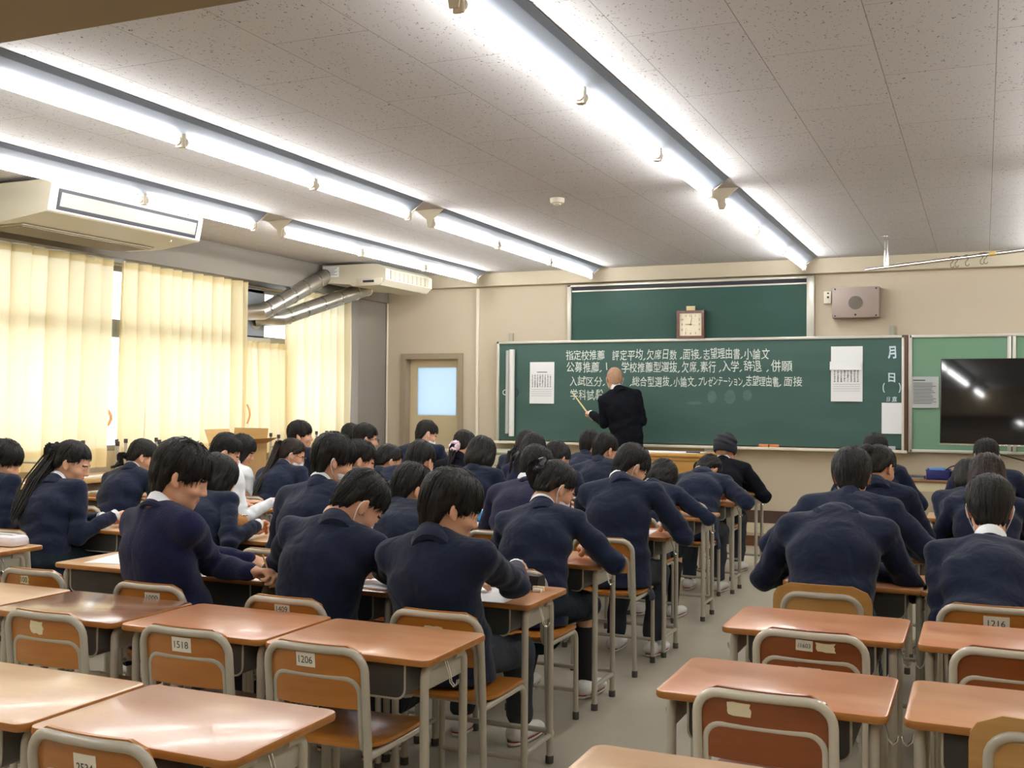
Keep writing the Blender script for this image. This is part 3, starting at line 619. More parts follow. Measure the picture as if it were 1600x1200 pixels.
o = MB().rbox(-.07, .07, -.012, .012, 0, .012, .003).build('marker_pen', black, loc=(-2.62, 10.45, .941)); tag(o, 'black pen on the papers of the teacher desk', 'pen')
gc = thing('low_cabinet', 'low pale grey metal cabinet under the wall beside the chalkboard', 'cabinet', (-5.3, 11.45, 0)); gcm = mat('cabinet_grey', hexlin(176, 172, 152), .45)
MB().rbox(-.47, .47, -.24, .24, .84, .87).build('cabinet_top', mat('cabinet_top_grey', hexlin(196, 194, 176), .4), gc); MB().box(-.45, .45, -.22, .22, .03, .84).build('cabinet_body', gcm, gc, smooth=False)
for x0, x1 in ((-.44, -.003), (.003, .44)):
    dd = MB().rbox(x0, x1, -.232, -.22, .06, .82, .003).build('door', gcm, gc); MB().rbox((x0+x1)/2-.04, (x0+x1)/2+.04, -.24, -.231, .7, .715, .002).build('handle', chrome, dd)
ft = thing('side_table', 'low cream table with a brown top under the notice board', 'table', (-.28, 11.3, 0)); MB().rbox(-.42, .42, -.24, .24, .69, .715).build('table_top', wood('table_brown', hexlin(150, 108, 70), hexlin(128, 88, 54), .4), ft)
MB().rbox(-.39, .39, -.21, .21, .60, .69).build('apron', cream, ft)
for x in (-.38, .34):
    for y in (-.2, .16): MB().rbox(x, x+.04, y, y+.04, 0, .61).build('leg', cream, ft)
bx = thing('plastic_bin', 'dark blue plastic bin on the low cream table', 'bin', (-.40, 11.2, .716)); m = MB(); m.rbox(-.105, .105, -.12, -.112, 0, .09); m.rbox(-.105, .105, .112, .12, 0, .09); m.rbox(-.105, -.097, -.12, .12, 0, .09); m.rbox(.097, .105, -.12, .12, 0, .09); m.rbox(-.105, .105, -.12, .12, 0, .008); m.build('bin_body', mat('bin_blue', hexlin(36, 42, 110), .4), bx); m = MB(); m.rbox(-.11, .11, -.125, -.118, .082, .095, .002); m.rbox(-.11, .11, .118, .125, .082, .095, .002); m.build('rim', mat('bin_rim', hexlin(50, 58, 130), .4), bx)
o = MB().rbox(-.07, .07, -.05, .05, 0, .10, .01).build('blue_pack', mat('pack_blue', hexlin(110, 160, 222), .5), loc=(-.41, 11.22, .728)); tag(o, 'light blue pack standing in the dark blue bin', 'pack')
o = thing('video_box', 'black electronics box with a looped cable on the cream table', 'device', (-.16, 11.28, .716)); MB().rbox(-.15, .13, -.1, .12, 0, .08, .004).build('device_case', black, o); MB().tube([(-.09+.16*math.cos(t_)*.9+.04, -.08, .03+.11*math.sin(t_)**1) for t_ in [PI*1.05-PI*1.05*i/14 for i in range(15)]], .006, 6).build('cable', black, o)
o = thing('tablet', 'flat grey laptop on the cream table beside the blue bin', 'laptop', (-.62, 11.22, .716)); MB().rbox(-.09, .1, -.13, .13, 0, .016, .004).build('laptop_base', sheet, o); MB().rbox(-.09, .1, -.13, .13, .017, .026, .003).build('laptop_lid', mat('lid_grey', hexlin(84, 84, 92), .4), o)
wc = thing('wooden_cabinet', 'pale wooden cabinet standing just past the TV stand', 'cabinet', (1.14, 10.75, 0)); MB().rbox(-.3, .3, -.2, .2, 0, 1.08).build('cabinet_body', yel, wc); MB().rbox(-.33, .33, -.23, .23, 1.08, 1.105).build('cabinet_top', yel, wc); MB().rbox(-.28, .28, -.212, -.2, .05, 1.05).build('door', yel, wc)
# ------------------------------------------------------------------ desks and chairs
def two_tone(me, m2):
    me.materials.append(m2)
    for p in me.polygons:
        if abs(p.normal.z) < .75: p.material_index = 1
def round_path(pts, r, n=5):
    out = [Vector(pts[0])]
    for i in range(1, len(pts)-1):
        a, b, c = Vector(pts[i-1]), Vector(pts[i]), Vector(pts[i+1]); u = (a-b).normalized(); v = (c-b).normalized(); rr = min(r, (a-b).length*.48, (c-b).length*.48)
        p, q = b+u*rr, b+v*rr
        for k in range(n+1):
            t = k/n; out.append(p*(1-t)**2 + b*2*t*(1-t) + q*t*t)
    out.append(Vector(pts[-1])); return out
DZ = .68
def desk_proto():
    r = thing('school_desk', '-', 'desk', (0, 0, -50), 0, 'wooden school desks')
    me = MB().slab(0, 0, DZ-.022, .585, .42, .022, .03, .006, 5).mesh('tabletop', TOPS[0]); two_tone(me, edgew); link('tabletop', me, r)
    w, z0, z1, t = .205, .552, .657, .004
    out = [(-w, z1)] + arc((-w+.03, z0+.03), .03, PI, 1.5*PI, 5, lambda x, z: (x, z)) + arc((w-.03, z0+.03), .03, 1.5*PI, 2*PI, 5, lambda x, z: (x, z)) + [(w, z1)]
    inn = [(w-t, z1)] + arc((w-.03, z0+.03), .03-t, 2*PI, 1.5*PI, 5, lambda x, z: (x, z)) + arc((-w+.03, z0+.03), .03-t, 1.5*PI, PI, 5, lambda x, z: (x, z)) + [(-w+t, z1)]
    n = len(out); m = MB(); vs = [(x, y, z) for y in (-.185, .125) for x, z in out+list(reversed(inn))]; k2 = 2*n; fs = []
    ri = [n+(n-1-i) for i in range(n)]
    for i in range(n-1):
        fs += [(i, i+1, i+1+k2, i+k2), (ri[i]+0, ri[i]+k2, ri[i+1]+k2, ri[i+1]), (i, ri[i], ri[i+1], i+1), (i+k2, i+1+k2, ri[i+1]+k2, ri[i]+k2)]
    m.add(vs, fs); m.prism(out, .121, .125); tr_ = m.build('storage_tray', trayin, r)
    m = MB(); m.tube([(x, -.186, z) for x, z in out], .0035, 6); m.build('rolled_rim', sheet, tr_)
    for sx in (-1, 1):
        x = sx*.257
        for y0, yb in ((-.16, -1), (.10, 1)):
            lg = MB().tube(round_path([(x, y0, .012), (x, y0, .645), (x, y0-yb*.07, .645)], .05, 5), .0135, 10).build('leg', steel, r)
            MB().lathe([(.0155, 0), (.0165, .004), (.0165, .026), (.0145, .03)], (x, y0, 0), 12).build('rubber_foot', rubber, lg)
        m = MB(); m.rbox(x-sx*.004-.003, x-sx*.004+.003, -.15, .09, .575, .657, .002); m.rbox(min(x-sx*.05, x), max(x-sx*.05, x), -.175, .115, .651, .658, .001); m.build('side_panel', sheet, r)
        h = MB(); xx = sx*.281
        for dy in (0, .012): h.tube([(x+sx*.006, -.04+dy, .640), (xx-sx*.004, -.04+dy, .60), (xx, -.04+dy, .578), (xx+sx*.012, -.04+dy, .566), (xx+sx*.022, -.04+dy, .576), (xx+sx*.024, -.04+dy, .588)], .0022, 6)
        h.build('bag_hook', chrome, r)
    MB().tube(round_path([(-.257, -.16, .11), (-.257, .15, .11), (.257, .15, .11), (.257, -.16, .11)], .04, 5), .011, 10).build('foot_bar', steel, r)
    return r
def bowed(w, bow): return lambda x: -bow*(1-(x/w)**2)
def chair_proto(kind):
    r = thing('school_chair', '-', 'chair', (0, 0, -50), 0, 'tube-framed school chairs')
    tb_ = steelw if kind == 'dark' else steel
    hw, top = (.168, .712) if kind != 'pale' else (.145, .700)
    wd = {'ply': ply, 'dark': plyd, 'pale': plyl}[kind]
    def hoop(hw, zt, zlo, ylo, yt, rad, bow, base):
        f = bowed(hw, bow); pts = list(base(-1)) + [(-hw, ylo, zlo)]
        A = arc((-hw+rad, zt-rad), rad, PI, PI/2, 6, lambda x, z: (x, ylo+(yt-ylo)*(z-zlo)/(zt-zlo), z))
        A = [(x, y+f(x), z) for x, y, z in A]
        mid = [(x, yt+f(x), zt) for x in np.linspace(-hw+rad, hw-rad, 7)[1:-1]]
        B = [(-x, y, z) for x, y, z in reversed(A)]
        return pts + A + mid + B + [(hw, ylo, zlo)] + list(base(1))[::-1]
    bf = MB().tube(hoop(hw, top, .44, -.195, -.222, .06, .016, lambda s: [(s*(hw+.004), -.18, .012), (s*hw, -.192, .3)]), .0125, 12).build('back_frame', tb_, r)
    for s in (-1, 1): MB().lathe([(.0145, 0), (.0155, .004), (.0155, .03), (.0135, .034)], (s*(hw+.004), -.18, 0), 12).build('rubber_foot', rubber, bf)
    h2, t2 = (.146, .632) if kind != 'pale' else (.124, .575)
    MB().tube(hoop(h2, t2, .47, -.190, -.207, .045, .015, lambda s: [(s*h2, -.02, .401), (s*h2, -.13, .401), (s*h2, -.165, .408), (s*h2, -.184, .43)]), .0108, 12).build('lower_rail', tb_, r)
    # bent plywood panel in front of the hoops
    pw, pz0, pz1 = (.160, .542, .728) if kind != 'pale' else (.186, .505, .742)
    def panel(off):
        P = []; nx, nz = 18, 10
        for i in range(nx+1):
            row = []
            for j in range(nz+1):
                x = -pw+2*pw*i/nx; z = pz0+(pz1-pz0)*j/nz; cr = .045 if kind != 'pale' else .07
                # rounded corners: pull the rim in
                ez = (pz1-cr, pz0+.02); 
                if z > ez[0]: lim = pw-cr+math.sqrt(max(0, cr*cr-(z-ez[0])**2)); x *= lim/pw
                elif z < pz0+.02: lim = pw-.02+math.sqrt(max(0, .0004-(pz0+.02-z)**2)); x *= lim/pw
                y = -.192-(z-.44)*.10+bowed(pw, .020)(x)+off
                row.append((x, y, z))
            P.append(row)
        return P
    A, B = panel(0), panel(.011); m = MB(); m.grid(A); m.grid(B); nz = 11; nx = 19; N_ = nx*nz; bd = [i*nz for i in range(nx)] + [(nx-1)*nz+j for j in range(1, nz)] + [i*nz+nz-1 for i in range(nx-2, -1, -1)] + [j for j in range(nz-2, 0, -1)]
    m.f += [(bd[i], bd[(i+1) % len(bd)], bd[(i+1) % len(bd)]+N_, bd[i]+N_) for i in range(len(bd))]
    m.build('backrest', wd, r)
    # moulded seat
    S = [[], []]; nx, ny = 14, 12
    for off in (0, 1):
        for i in range(nx+1):
            row = []
            for j in range(ny+1):
                u, v = -1+2*i/nx, -1+2*j/ny
                ex = (1-.5*abs(v)**9)**.5 if False else 1-.10*abs(v)**8; ey = 1-.10*abs(u)**8
                x, y = u*.185*ex, v*.18*ey
                z = .418 + .008*(abs(u)**2) - .012*max(0, v)**4 - .004*(1-abs(v)) + .011*off
                row.append((x, y-.005, z))
            S[off].append(row)
    m = MB(); m.grid(S[0]); m.grid(S[1]); nx += 1; ny += 1; N_ = nx*ny; bd = [i*ny for i in range(nx)] + [(nx-1)*ny+j for j in range(1, ny)] + [i*ny+ny-1 for i in range(nx-2, -1, -1)] + [j for j in range(ny-2, 0, -1)]
    m.f += [(bd[i], bd[(i+1) % len(bd)], bd[(i+1) % len(bd)]+N_, bd[i]+N_) for i in range(len(bd))]
    m.build('seat', wd, r)
    for s in (-1, 1):
        x = s*.168
        lg = MB().tube(round_path([(x, .165, .012), (x, .16, .404), (x, -.19, .404)], .055, 6), .0118, 10).build('leg', tb_, r)
        MB().lathe([(.0138, 0), (.0148, .004), (.0148, .03), (.0128, .034)], (x, .165, 0), 12).build('rubber_foot', rubber, lg)
    m = MB(); m.cyl((-.168, .162, .13), (.168, .162, .13), .009, 8); m.cyl((-.168, .09, .402), (.168, .09, .402), .009, 8); m.cyl((-.168, -.12, .402), (.168, -.12, .402), .009, 8); m.build('stretcher', tb_, r)
    return r
DESK = desk_proto(); CH = {k: chair_proto(k) for k in ('ply', 'dark', 'pale')}
PROTOS = [DESK] + list(CH.values())
def desk(x, far, label, top=None, rz=0.):
    o = dup(DESK, (x, far-.21, 0), rz, label)
    if top is not None:
        t = [c for c in RECENT(o) if c.name.startswith('tabletop')][0]; t.material_slots[0].link = 'OBJECT'; t.material_slots[0].material = TOPS[top]
    return o
def RECENT(o): return [c for c in COL.objects if c.parent == o]
stick_white = mat('sticker_white', hexlin(228, 222, 206), .5); stick_old = mat('sticker_worn', hexlin(226, 214, 176), .7); digit = mat('sticker_ink', hexlin(72, 72, 74), .6)
def sticker(ch, num, x=0., z=.675, w=.066, h=.042, worn=False, tilt=0.):
    y = lambda xx, zz: -.192-(zz-.44)*.10-.020*(1-(xx/.16)**2)-.0008
    r = random.Random(len(num)*7+int(z*999)+int(abs(x)*5000)); n = 16; ol = []
    for k in range(n):
        a = 2*PI*k/n+.001; c, s = math.cos(a), math.sin(a); q = 1/max(abs(c), abs(s)); j = 1 if not worn else r.uniform(.82, 1.1)
        ol.append((c*q*w/2*j, s*q*h/2*j))
    ct, st = math.cos(tilt), math.sin(tilt); m = MB()
    P = [(x+a*ct-b*st, z+a*st+b*ct) for a, b in ol]
    vs = [(a, y(a, b)-.0008, b) for a, b in P] + [(a, y(a, b)+.001, b) for a, b in P] + [(x, y(x, z)-.0009, z)]
    m.add(vs, [(2*n, k, (k+1) % n) for k in range(n)] + [(k, n+k, n+(k+1) % n, (k+1) % n) for k in range(n)])
    o = m.build('number_sticker', stick_old if worn else stick_white, ch, smooth=False)
    if num:
        co, fs = text_mesh(num, .032); c = (co.min(0)+co.max(0))/2; sx = min(1.0, w*.74/(co.max(0)-co.min(0))[0])
        vs = []
        for p in co:
            a, b = (p[0]-c[0])*sx, (p[1]-c[1])*min(sx*1.1, 1); xx, zz = x+a*ct-b*st, z+a*st+b*ct; vs.append((xx, y(xx, zz)-.0014-p[2]*.4, zz))
        d = MB(); d.add(vs, fs); d.build('number', digit, o, smooth=False)
    return o
def chair(x, y, label, kind='ply', rz=0.): return dup(CH[kind], (x, y, 0), rz, label)
FAR = [4.13, 5.16, 6.31, 7.40, 8.50, 9.57]
L1X = [-1.84, -1.92, -1.91, -1.95, -1.99, -2.02]
COLX = {1: L1X, 2: [x-.597 for x in L1X], 3: [x-1.194 for x in L1X], 4: [x-1.791 for x in L1X], 5: [-4.71, -4.75, -4.79, -4.85, -4.9, -4.92], 6: [-5.305, -5.345, -5.385, -5.445, -5.495, -5.515]}
# empty desks at the back of the class
desk(-1.775, 3.21, 'empty orange-topped desk with chair 1206 pushed up to it', 0)
desk(-2.375, 3.225, 'empty orange-topped desk with chair 1518 pushed up to it', 4)
desk(-2.98, 3.22, 'empty darker brown glossy desk reflecting the window, behind the navy sweater boy', 3)
desk(-3.585, 3.225, 'empty tan desk joined to the darker brown glossy desk', 2)
desk(-1.735, 2.265, 'empty rose-brown desk with chair 2534 pushed up to it', 1)
desk(-2.335, 2.265, 'empty tan desk joined to the rose-brown desk of chair 2534', 2)
desk(-.505, 3.19, 'empty orange desk with the torn blank sticker chair pushed up to it', 4)
desk(.115, 3.19, 'empty orange desk with the pale plywood chair pushed up to it', 0)
desk(-.525, 4.07, 'empty orange desk with chair 1603 pushed up to it', 4)
desk(.10, 4.07, 'empty orange desk between chair 1216 and the dark brown unmarked chair', 4)
desk(-.50, 2.29, 'pale-looking empty desk whose far corner pokes into the bottom of the aisle', 2)
desk(.09, 5.95, 'empty orange desk facing the boy with the tall white collar', 0)
desk(COLX[5][0], 4.13, 'tan desk by the window holding the white tissue pouch', 2)
desk(COLX[4][0], FAR[0], 'tan desk with a loose white paper beside the navy sweater boy', 2)
c = chair(-1.80, 2.905, 'empty brown plywood chair with white sticker 1206'); sticker(c, '1206', -.022, .677)
c = chair(-2.29, 2.915, 'empty brown plywood chair with white sticker 1518'); sticker(c, '1518', .0, .672, .074, .046)
c = chair(-2.875, 2.91, 'empty brown plywood chair with an illegible white sticker, beside chair 1518'); sticker(c, '', -.02, .672, .058, .046, True, -.05)
c = chair(-1.745, 1.98, 'empty brown plywood chair with white sticker 2534'); sticker(c, '2534', .0, .655, .062, .058)
c = chair(-.50, 2.935, 'empty brown plywood chair with a torn blank cream sticker', 'dark'); sticker(c, '', -.06, .675, .062, .034, True)
c = chair(.155, 2.90, 'empty pale plywood chair with a wide panel around its tube', 'pale')
c = chair(-.50, 3.715, 'empty brown chair with sticker 1603 and a torn strip', 'dark'); sticker(c, '/1603', -.015, .68, .052, .034, False, -.03); sticker(c, '', .05, .678, .056, .028, True); sticker(c, '1', .0, .59, .07, .04)
c = chair(.085, 3.715, 'empty dark brown chair without any sticker', 'dark')
c = chair(-3.63, 3.55, 'empty brown chair with a small sticker and a taped rail, by the ponytail girl'); sticker(c, '100', -.03, .68, .05, .036, True); tp = MB(); tp.rbox(-.03, .05, -.245, -.21, .62, .646, .006); tp.build('clear_tape', paper, c)
# chairs turned over on the desks along the windows
for k, y in enumerate((5.46, 6.45, 6.90, 8.48, 9.26, 9.80)):
    lab = ('school desk beside the counter, under the upturned chair', )[0]
    nth = ('beside the short-haired boy at the window edge', 'between the ponytail girl and the low ponytail girl', 'past the low ponytail girl', 'past the open cardboard box', 'by the window-side boy in profile', 'closest to the corner pillar')[k]
    desk(-6.16, y+.21, f'window-side desk carrying an upturned chair, {nth}', k % 3)
    c = chair(-6.16, y-.005, f'upturned chair with legs in the air, {nth}'); c.rotation_euler = (PI, 0, 0) ; c.location = (-6.16, y, DZ+.4298); c.rotation_euler = (PI, 0, PI)
desk(-6.16, 7.62, 'window-side desk under the grey printer', 2); desk(-6.16, 8.09, 'window-side desk under the open cardboard box', 2)
card = mat('cardboard', hexlin(196, 160, 104), .8, var=.05, vscale=3, stretch=(1, 1, 6)); 
bx = thing('cardboard_box', 'open brown cardboard box with raised flaps by the curtains', 'box', (-6.2, 7.98, DZ)); 
m = MB(); w, d, h, t = .19, .17, .36, .005
for q in ((-w, w, -d, -d+t), (-w, w, d-t, d), (-w, -w+t, -d, d), (w-t, w, -d, d)): m.box(*q, 0, h)
m.box(-w, w, -d, d, 0, t); m.build('box_body', card, bx, smooth=False)
fl = MB(); fl.add([(-w, d, h), (w, d, h), (w, d+.02, h+.13), (-w, d+.02, h+.13), (-w, d+.004, h), (w, d+.004, h), (w, d+.024, h+.13), (-w, d+.024, h+.13)], [(0, 1, 2, 3), (7, 6, 5, 4), (0, 3, 7, 4), (1, 5, 6, 2), (3, 2, 6, 7), (0, 4, 5, 1)]); fl.build('flap', card, bx, smooth=False)
fl = MB(); fl.add([(-w, -d, h), (-w, d, h), (-w-.05, d, h+.12), (-w-.05, -d, h+.12), (-w-.004, -d, h), (-w-.004, d, h), (-w-.054, d, h+.12), (-w-.054, -d, h+.12)], [(0, 1, 2, 3), (7, 6, 5, 4), (0, 3, 7, 4), (1, 5, 6, 2), (3, 2, 6, 7), (0, 4, 5, 1)]); fl.build('flap', card, bx, smooth=False)
fl = MB(); fl.add([(w, -d, h), (w, d, h), (w+.12, d, h+.05), (w+.12, -d, h+.05), (w, -d, h-.004), (w, d, h-.004), (w+.12, d, h+.046), (w+.12, -d, h+.046)], [(0, 1, 2, 3), (7, 6, 5, 4), (0, 3, 7, 4), (1, 5, 6, 2), (3, 2, 6, 7), (0, 4, 5, 1)]); fl.build('flap', card, bx, smooth=False)
pr_ = thing('printer', 'grey printer with a tan box lying on it, beside the open carton', 'printer', (-6.16, 7.44, DZ)); MB().rbox(-.22, .22, -.19, .19, 0, .24, .015).build('printer_body', mat('printer_grey', hexlin(120, 120, 116), .5), pr_); MB().rbox(-.2, .24, -.17, .17, .241, .27, .008).build('scanner_lid', mat('printer_dark', hexlin(70, 72, 74), .5), pr_); MB().rbox(-.15, .25, -.12, .12, .1, .13, .004).build('paper_slot', dark, pr_)
o = MB().rbox(-.2, .2, -.18, .2, 0, .07, .006).build('file_box', card, loc=(-6.16, 7.44, DZ+.271)); tag(o, 'flat tan file box lying on the grey printer', 'box')
for k, (y, x, w, d, lab) in enumerate(((5.75, -6.78, .1, .3, 'scattered white papers on the counter beside the short-haired boy'), (6.6, -6.80, .12, .22, 'white papers on the counter past the ponytail girl'), (6.98, -6.76, .08, .14, 'thin white folder on the counter below the curtain gap'))):
    P = MB().rbox(-w, w, -d, d, 0, .006, .001); o = P.build('paper_sheet', paper, loc=(x, y, .7855)); o.rotation_euler = (0, 0, .2*k-.2); tag(o, lab, 'paper')
# ------------------------------------------------------------------ smooth bodies from blended distance fields
F32 = np.float32
def smin(a, b, k):
    if k <= 0: return np.minimum(a, b)
    h = np.maximum(k-np.abs(a-b), 0)/k; return np.minimum(a, b)-h*h*k*.25
def smax(a, b, k): return -smin(-a, -b, k)
def cone(P, a, b, r1, r2):
    a = np.asarray(a, F32); ab = np.asarray(b, F32)-a; pa = P-a; t = np.clip(pa @ ab/max(1e-9, float(ab @ ab)), 0, 1)
    return np.linalg.norm(pa-t[:, None]*ab, axis=1)-(r1+(r2-r1)*t)
def flat(P, a, b, r1, r2, nrm, q):   # tapered capsule squeezed along nrm
    nrm = np.asarray(nrm, F32); a = np.asarray(a, F32); ab = np.asarray(b, F32)-a; pa = P-a; t = np.clip(pa @ ab/max(1e-9, float(ab @ ab)), 0, 1)
    d = pa-t[:, None]*ab; dn = d @ nrm; d = d+(dn*(1/q-1))[:, None]*nrm
    return (np.linalg.norm(d, axis=1)-(r1+(r2-r1)*t))*(.5+.5*q)
def ell(P, c, r, R=None):
    p = P-np.asarray(c, F32)
    if R is not None: p = p @ np.asarray(R, F32)
    r = np.asarray(r, F32); k0 = np.linalg.norm(p/r, axis=1); k1 = np.linalg.norm(p/(r*r), axis=1); return k0*(k0-1)/np.maximum(k1, 1e-6)
def mesh_field(fn, lo, hi, h):
    lo = np.asarray(lo, float); n = np.ceil((np.asarray(hi)-lo)/h).astype(int)+1
    g = [np.arange(n[i], dtype=F32)*h+lo[i] for i in range(3)]
    P = np.stack(np.meshgrid(*g, indexing='ij'), -1).reshape(-1, 3).astype(F32)
    V = np.concatenate([fn(P[i:i+120000]) for i in range(0, len(P), 120000)]).reshape(n)
    S = V < 0; nc = n-1
    cnt = sum(S[i:i+nc[0], j:j+nc[1], k:k+nc[2]].astype(np.int8) for i in (0, 1) for j in (0, 1) for k in (0, 1))
    act = (cnt > 0) & (cnt < 8); idx = -np.ones(nc, int); C = np.argwhere(act); idx[act] = np.arange(len(C))
    if len(C) == 0: return np.zeros((0, 3)), []
    acc = np.zeros((len(C), 3)); w = np.zeros(len(C)); cs = [(i, j, k) for i in (0, 1) for j in (0, 1) for k in (0, 1)]
    val = {c: V[C[:, 0]+c[0], C[:, 1]+c[1], C[:, 2]+c[2]] for c in cs}
    for c in cs:
        for ax in range(3):
            if c[ax] == 0:
                d = list(c); d[ax] = 1; d = tuple(d); a, b = val[c], val[d]; m = (a < 0) != (b < 0); t = np.where(m, a/np.where(m, a-b, 1), 0)
                p = np.tile(np.array(c, float), (len(C), 1)); p[:, ax] += t; acc += p*m[:, None]; w += m
    verts = (C+acc/w[:, None])*h+lo; faces = []
    for ax in range(3):
        u, v = [(1, 2), (2, 0), (0, 1)][ax]
        sl0 = [slice(None)]*3; sl1 = [slice(None)]*3; sl0[ax] = slice(0, n[ax]-1); sl1[ax] = slice(1, n[ax])
        A, B = S[tuple(sl0)], S[tuple(sl1)]; E = np.argwhere(A != B)
        ok = (E[:, u] > 0) & (E[:, v] > 0) & (E[:, u] < n[u]-1) & (E[:, v] < n[v]-1); E = E[ok]; a_in = A[tuple(E.T)]
        def at(du, dv):
            q = E.copy(); q[:, u] -= du; q[:, v] -= dv; return idx[tuple(q.T)]
        f = np.stack([at(1, 1), at(0, 1), at(0, 0), at(1, 0)], 1); f[~a_in] = f[~a_in][:, ::-1]; faces.append(f)
    return verts, np.concatenate(faces)
def to_mesh(name, parts, mats_):
    """parts: list of (verts, quads, material index) -> one mesh"""
    vs = []; fs = []; mi = []; b = 0
    for v, f, m in parts:
        if len(v) == 0: continue
        vs.append(np.asarray(v, float)); f = [tuple(int(i)+b for i in q) for q in f]; fs += f; mi += [m]*len(f) if np.isscalar(m) else [int(q) for q in m]; b += len(v)
    me = bpy.data.meshes.new(name); me.from_pydata(np.concatenate(vs).tolist(), [], fs); me.polygons.foreach_set('use_smooth', [True]*len(fs))
    for m in mats_: me.materials.append(m)
    me.polygons.foreach_set('material_index', mi); return me
def rotm(yaw, pitch, roll):
    return np.array(Matrix.Rotation(yaw, 3, 'Z') @ Matrix.Rotation(-pitch, 3, 'X') @ Matrix.Rotation(roll, 3, 'Y'))
# ---- head (faces +y, origin between the ears)
def head_field(P, female=False):
    d = ell(P, (0, -.014, .034), (.0745, .094, .084))
    d = smin(d, ell(P, (0, .030, -.028), (.060, .062, .078)), .04)
    jw = .040 if female else .046
    d = smin(d, ell(P, (0, .040, -.080), (jw, .044, .032)), .035)
    d = smin(d, ell(P, (0, .074, -.096), (.018, .014, .013)), .025)
    d = smin(d, cone(P, (0, -.024, -.05), (0, -.034, -.100), .047, .045), .03)
    for s in (-1, 1):
        d = smax(d, -ell(P, (s*.030, .096, .000), (.019, .014, .013)), .014)
        d = smin(d, ell(P, (s*.031, .080, -.001), (.0155, .0125, .0085)), .006)
        d = smin(d, ell(P, (s*.030, .083, .016), (.022, .008, .005)), .012)
        d = smin(d, ell(P, (s*.040, .058, -.030), (.022, .026, .020)), .02)
    d = smin(d, cone(P, (0, .086, .006), (0, .104, -.030), .0075, .0105), .014)
    for s in (-1, 1): d = smin(d, ell(P, (s*.010, .094, -.034), (.008, .010, .007)), .008)
    d = smin(d, ell(P, (0, .086, -.060), (.021, .011, .0055)), .007); d = smin(d, ell(P, (0, .084, -.069), (.018, .011, .006)), .006)
    for s in (-1, 1):
        R = np.array(Matrix.Rotation(s*.42, 3, 'Z') @ Matrix.Rotation(.18, 3, 'X')); e = ell(P, (s*.0795, -.008, -.010), (.0085, .0195, .0315), R)
        e = smax(e, -ell(P, (s*.090, -.004, -.008), (.008, .011, .020), R), .006); e = smin(e, ell(P, (s*.077, .002, -.034), (.007, .008, .009)), .008); d = smin(d, e, .008)
    return d
HEADS = {f: mesh_field(lambda P: head_field(P, f), (-.105, -.13, -.19), (.105, .135, .14), .0058) for f in (False, True)}
# ---- hands: wrist at origin, fingers +y, palm -z; thumb on +x side
def hand_field(P, pose):
    n = (0, 0, 1.); d = flat(P, (0, .012, 0), (.004, .072, .002), .030, .036, n, .40); d = smin(d, cone(P, (0, -.012, 0), (0, .02, 0), .023, .027), .02)
    curl = {'write': (.95, 1.15, .75), 'rest': (.25, .40, .28), 'grip': (1.25, 1.35, .9)}[pose]
    L = ((.040, .024, .019), (.044, .028, .020), (.041, .026, .019), (.033, .019, .017)); X = (.028, .0095, -.0095, -.027); Y = (.078, .083, .079, .070)
    for i in range(4):
        p = np.array([X[i], Y[i], .003]); a = 0.; q = p.copy(); sp = (X[i]*1.6 if pose == 'rest' else X[i]*.25)
        ext = 1.0 + (.12*i if pose != 'rest' else 0) - (.25 if (pose == 'write' and i == 0) else 0); r0 = .0092 if i < 3 else .0080
        for k in range(3):
            a += curl[k]*ext*(.55 if k == 0 else 1); q2 = q+L[i][k]*np.array([sp*.9 if k == 0 else 0, math.cos(a), -math.sin(a)]); d = smin(d, cone(P, q, q2, r0-.0006*k, r0-.0006*(k+1)), .006); q = q2
    T = {'write': ((.026, .022, -.008), (.043, .048, -.022), (.040, .076, -.030), (.030, .094, -.036)), 'rest': ((.026, .020, -.006), (.046, .044, -.012), (.058, .068, -.014), (.062, .090, -.016)), 'grip': ((.026, .022, -.008), (.042, .048, -.026), (.034, .072, -.040), (.018, .086, -.046))}[pose]
    for k in range(3): d = smin(d, cone(P, T[k], T[k+1], .0135-.0018*k, .0122-.0018*k), .010)
    return d
def face_parts(v, f):
    c = v[np.asarray(f)].mean(1); m = np.zeros(len(f), int)
    m[(np.abs(c[:, 0]) < .022) & (np.abs(c[:, 2]+.064) < .0095) & (c[:, 1] > .082)] = 1
    a = np.abs(c[:, 0]); m[(a > .014) & (a < .048) & (np.abs(c[:, 2]-.0185+(a-.03)**2*9) < .0036) & (c[:, 1] > .055)] = 2
    return m
FACE = {f: face_parts(*HEADS[f]) for f in HEADS}
HANDS = {p: mesh_field(lambda P: hand_field(P, p), (-.055, -.05, -.095), (.085, .20, .045), .0042) for p in ('write', 'rest', 'grip')}
# ---- hair: a shell over the skull, cut to a hairline, with locks laid over it
def hairline(az, style):
    """height of the hair's lower edge for azimuth az (0 front .. pi back)"""
    t = np.abs(az); K = {'short': ((0, .050), (.6, .046), (.95, .012), (1.35, .000), (1.75, -.004), (2.05, -.075), (PI, -.105)),
        'mop': ((0, .026), (.6, .014), (.95, -.010), (1.35, -.014), (1.75, -.018), (2.05, -.085), (PI, -.118)),
        'fade': ((0, .052), (.6, .048), (.95, .020), (1.35, .010), (1.75, .004), (2.1, -.055), (PI, -.088)),
        'bob': ((0, .024), (.55, .012), (.8, -.118), (1.4, -.128), (PI, -.128)),
        'pony': ((0, .058), (.6, .050), (.95, .018), (1.35, .004), (1.75, -.006), (2.1, -.05), (PI, -.072)),
        'long': ((0, .040), (.55, .015), (.8, -.13), (1.4, -.145), (PI, -.15)),
        'crop': ((0, .078), (.6, .070), (.95, .028), (1.35, .004), (1.75, .004), (2.05, -.05), (PI, -.078))}[style]
    return np.interp(t, [k[0] for k in K], [k[1] for k in K])
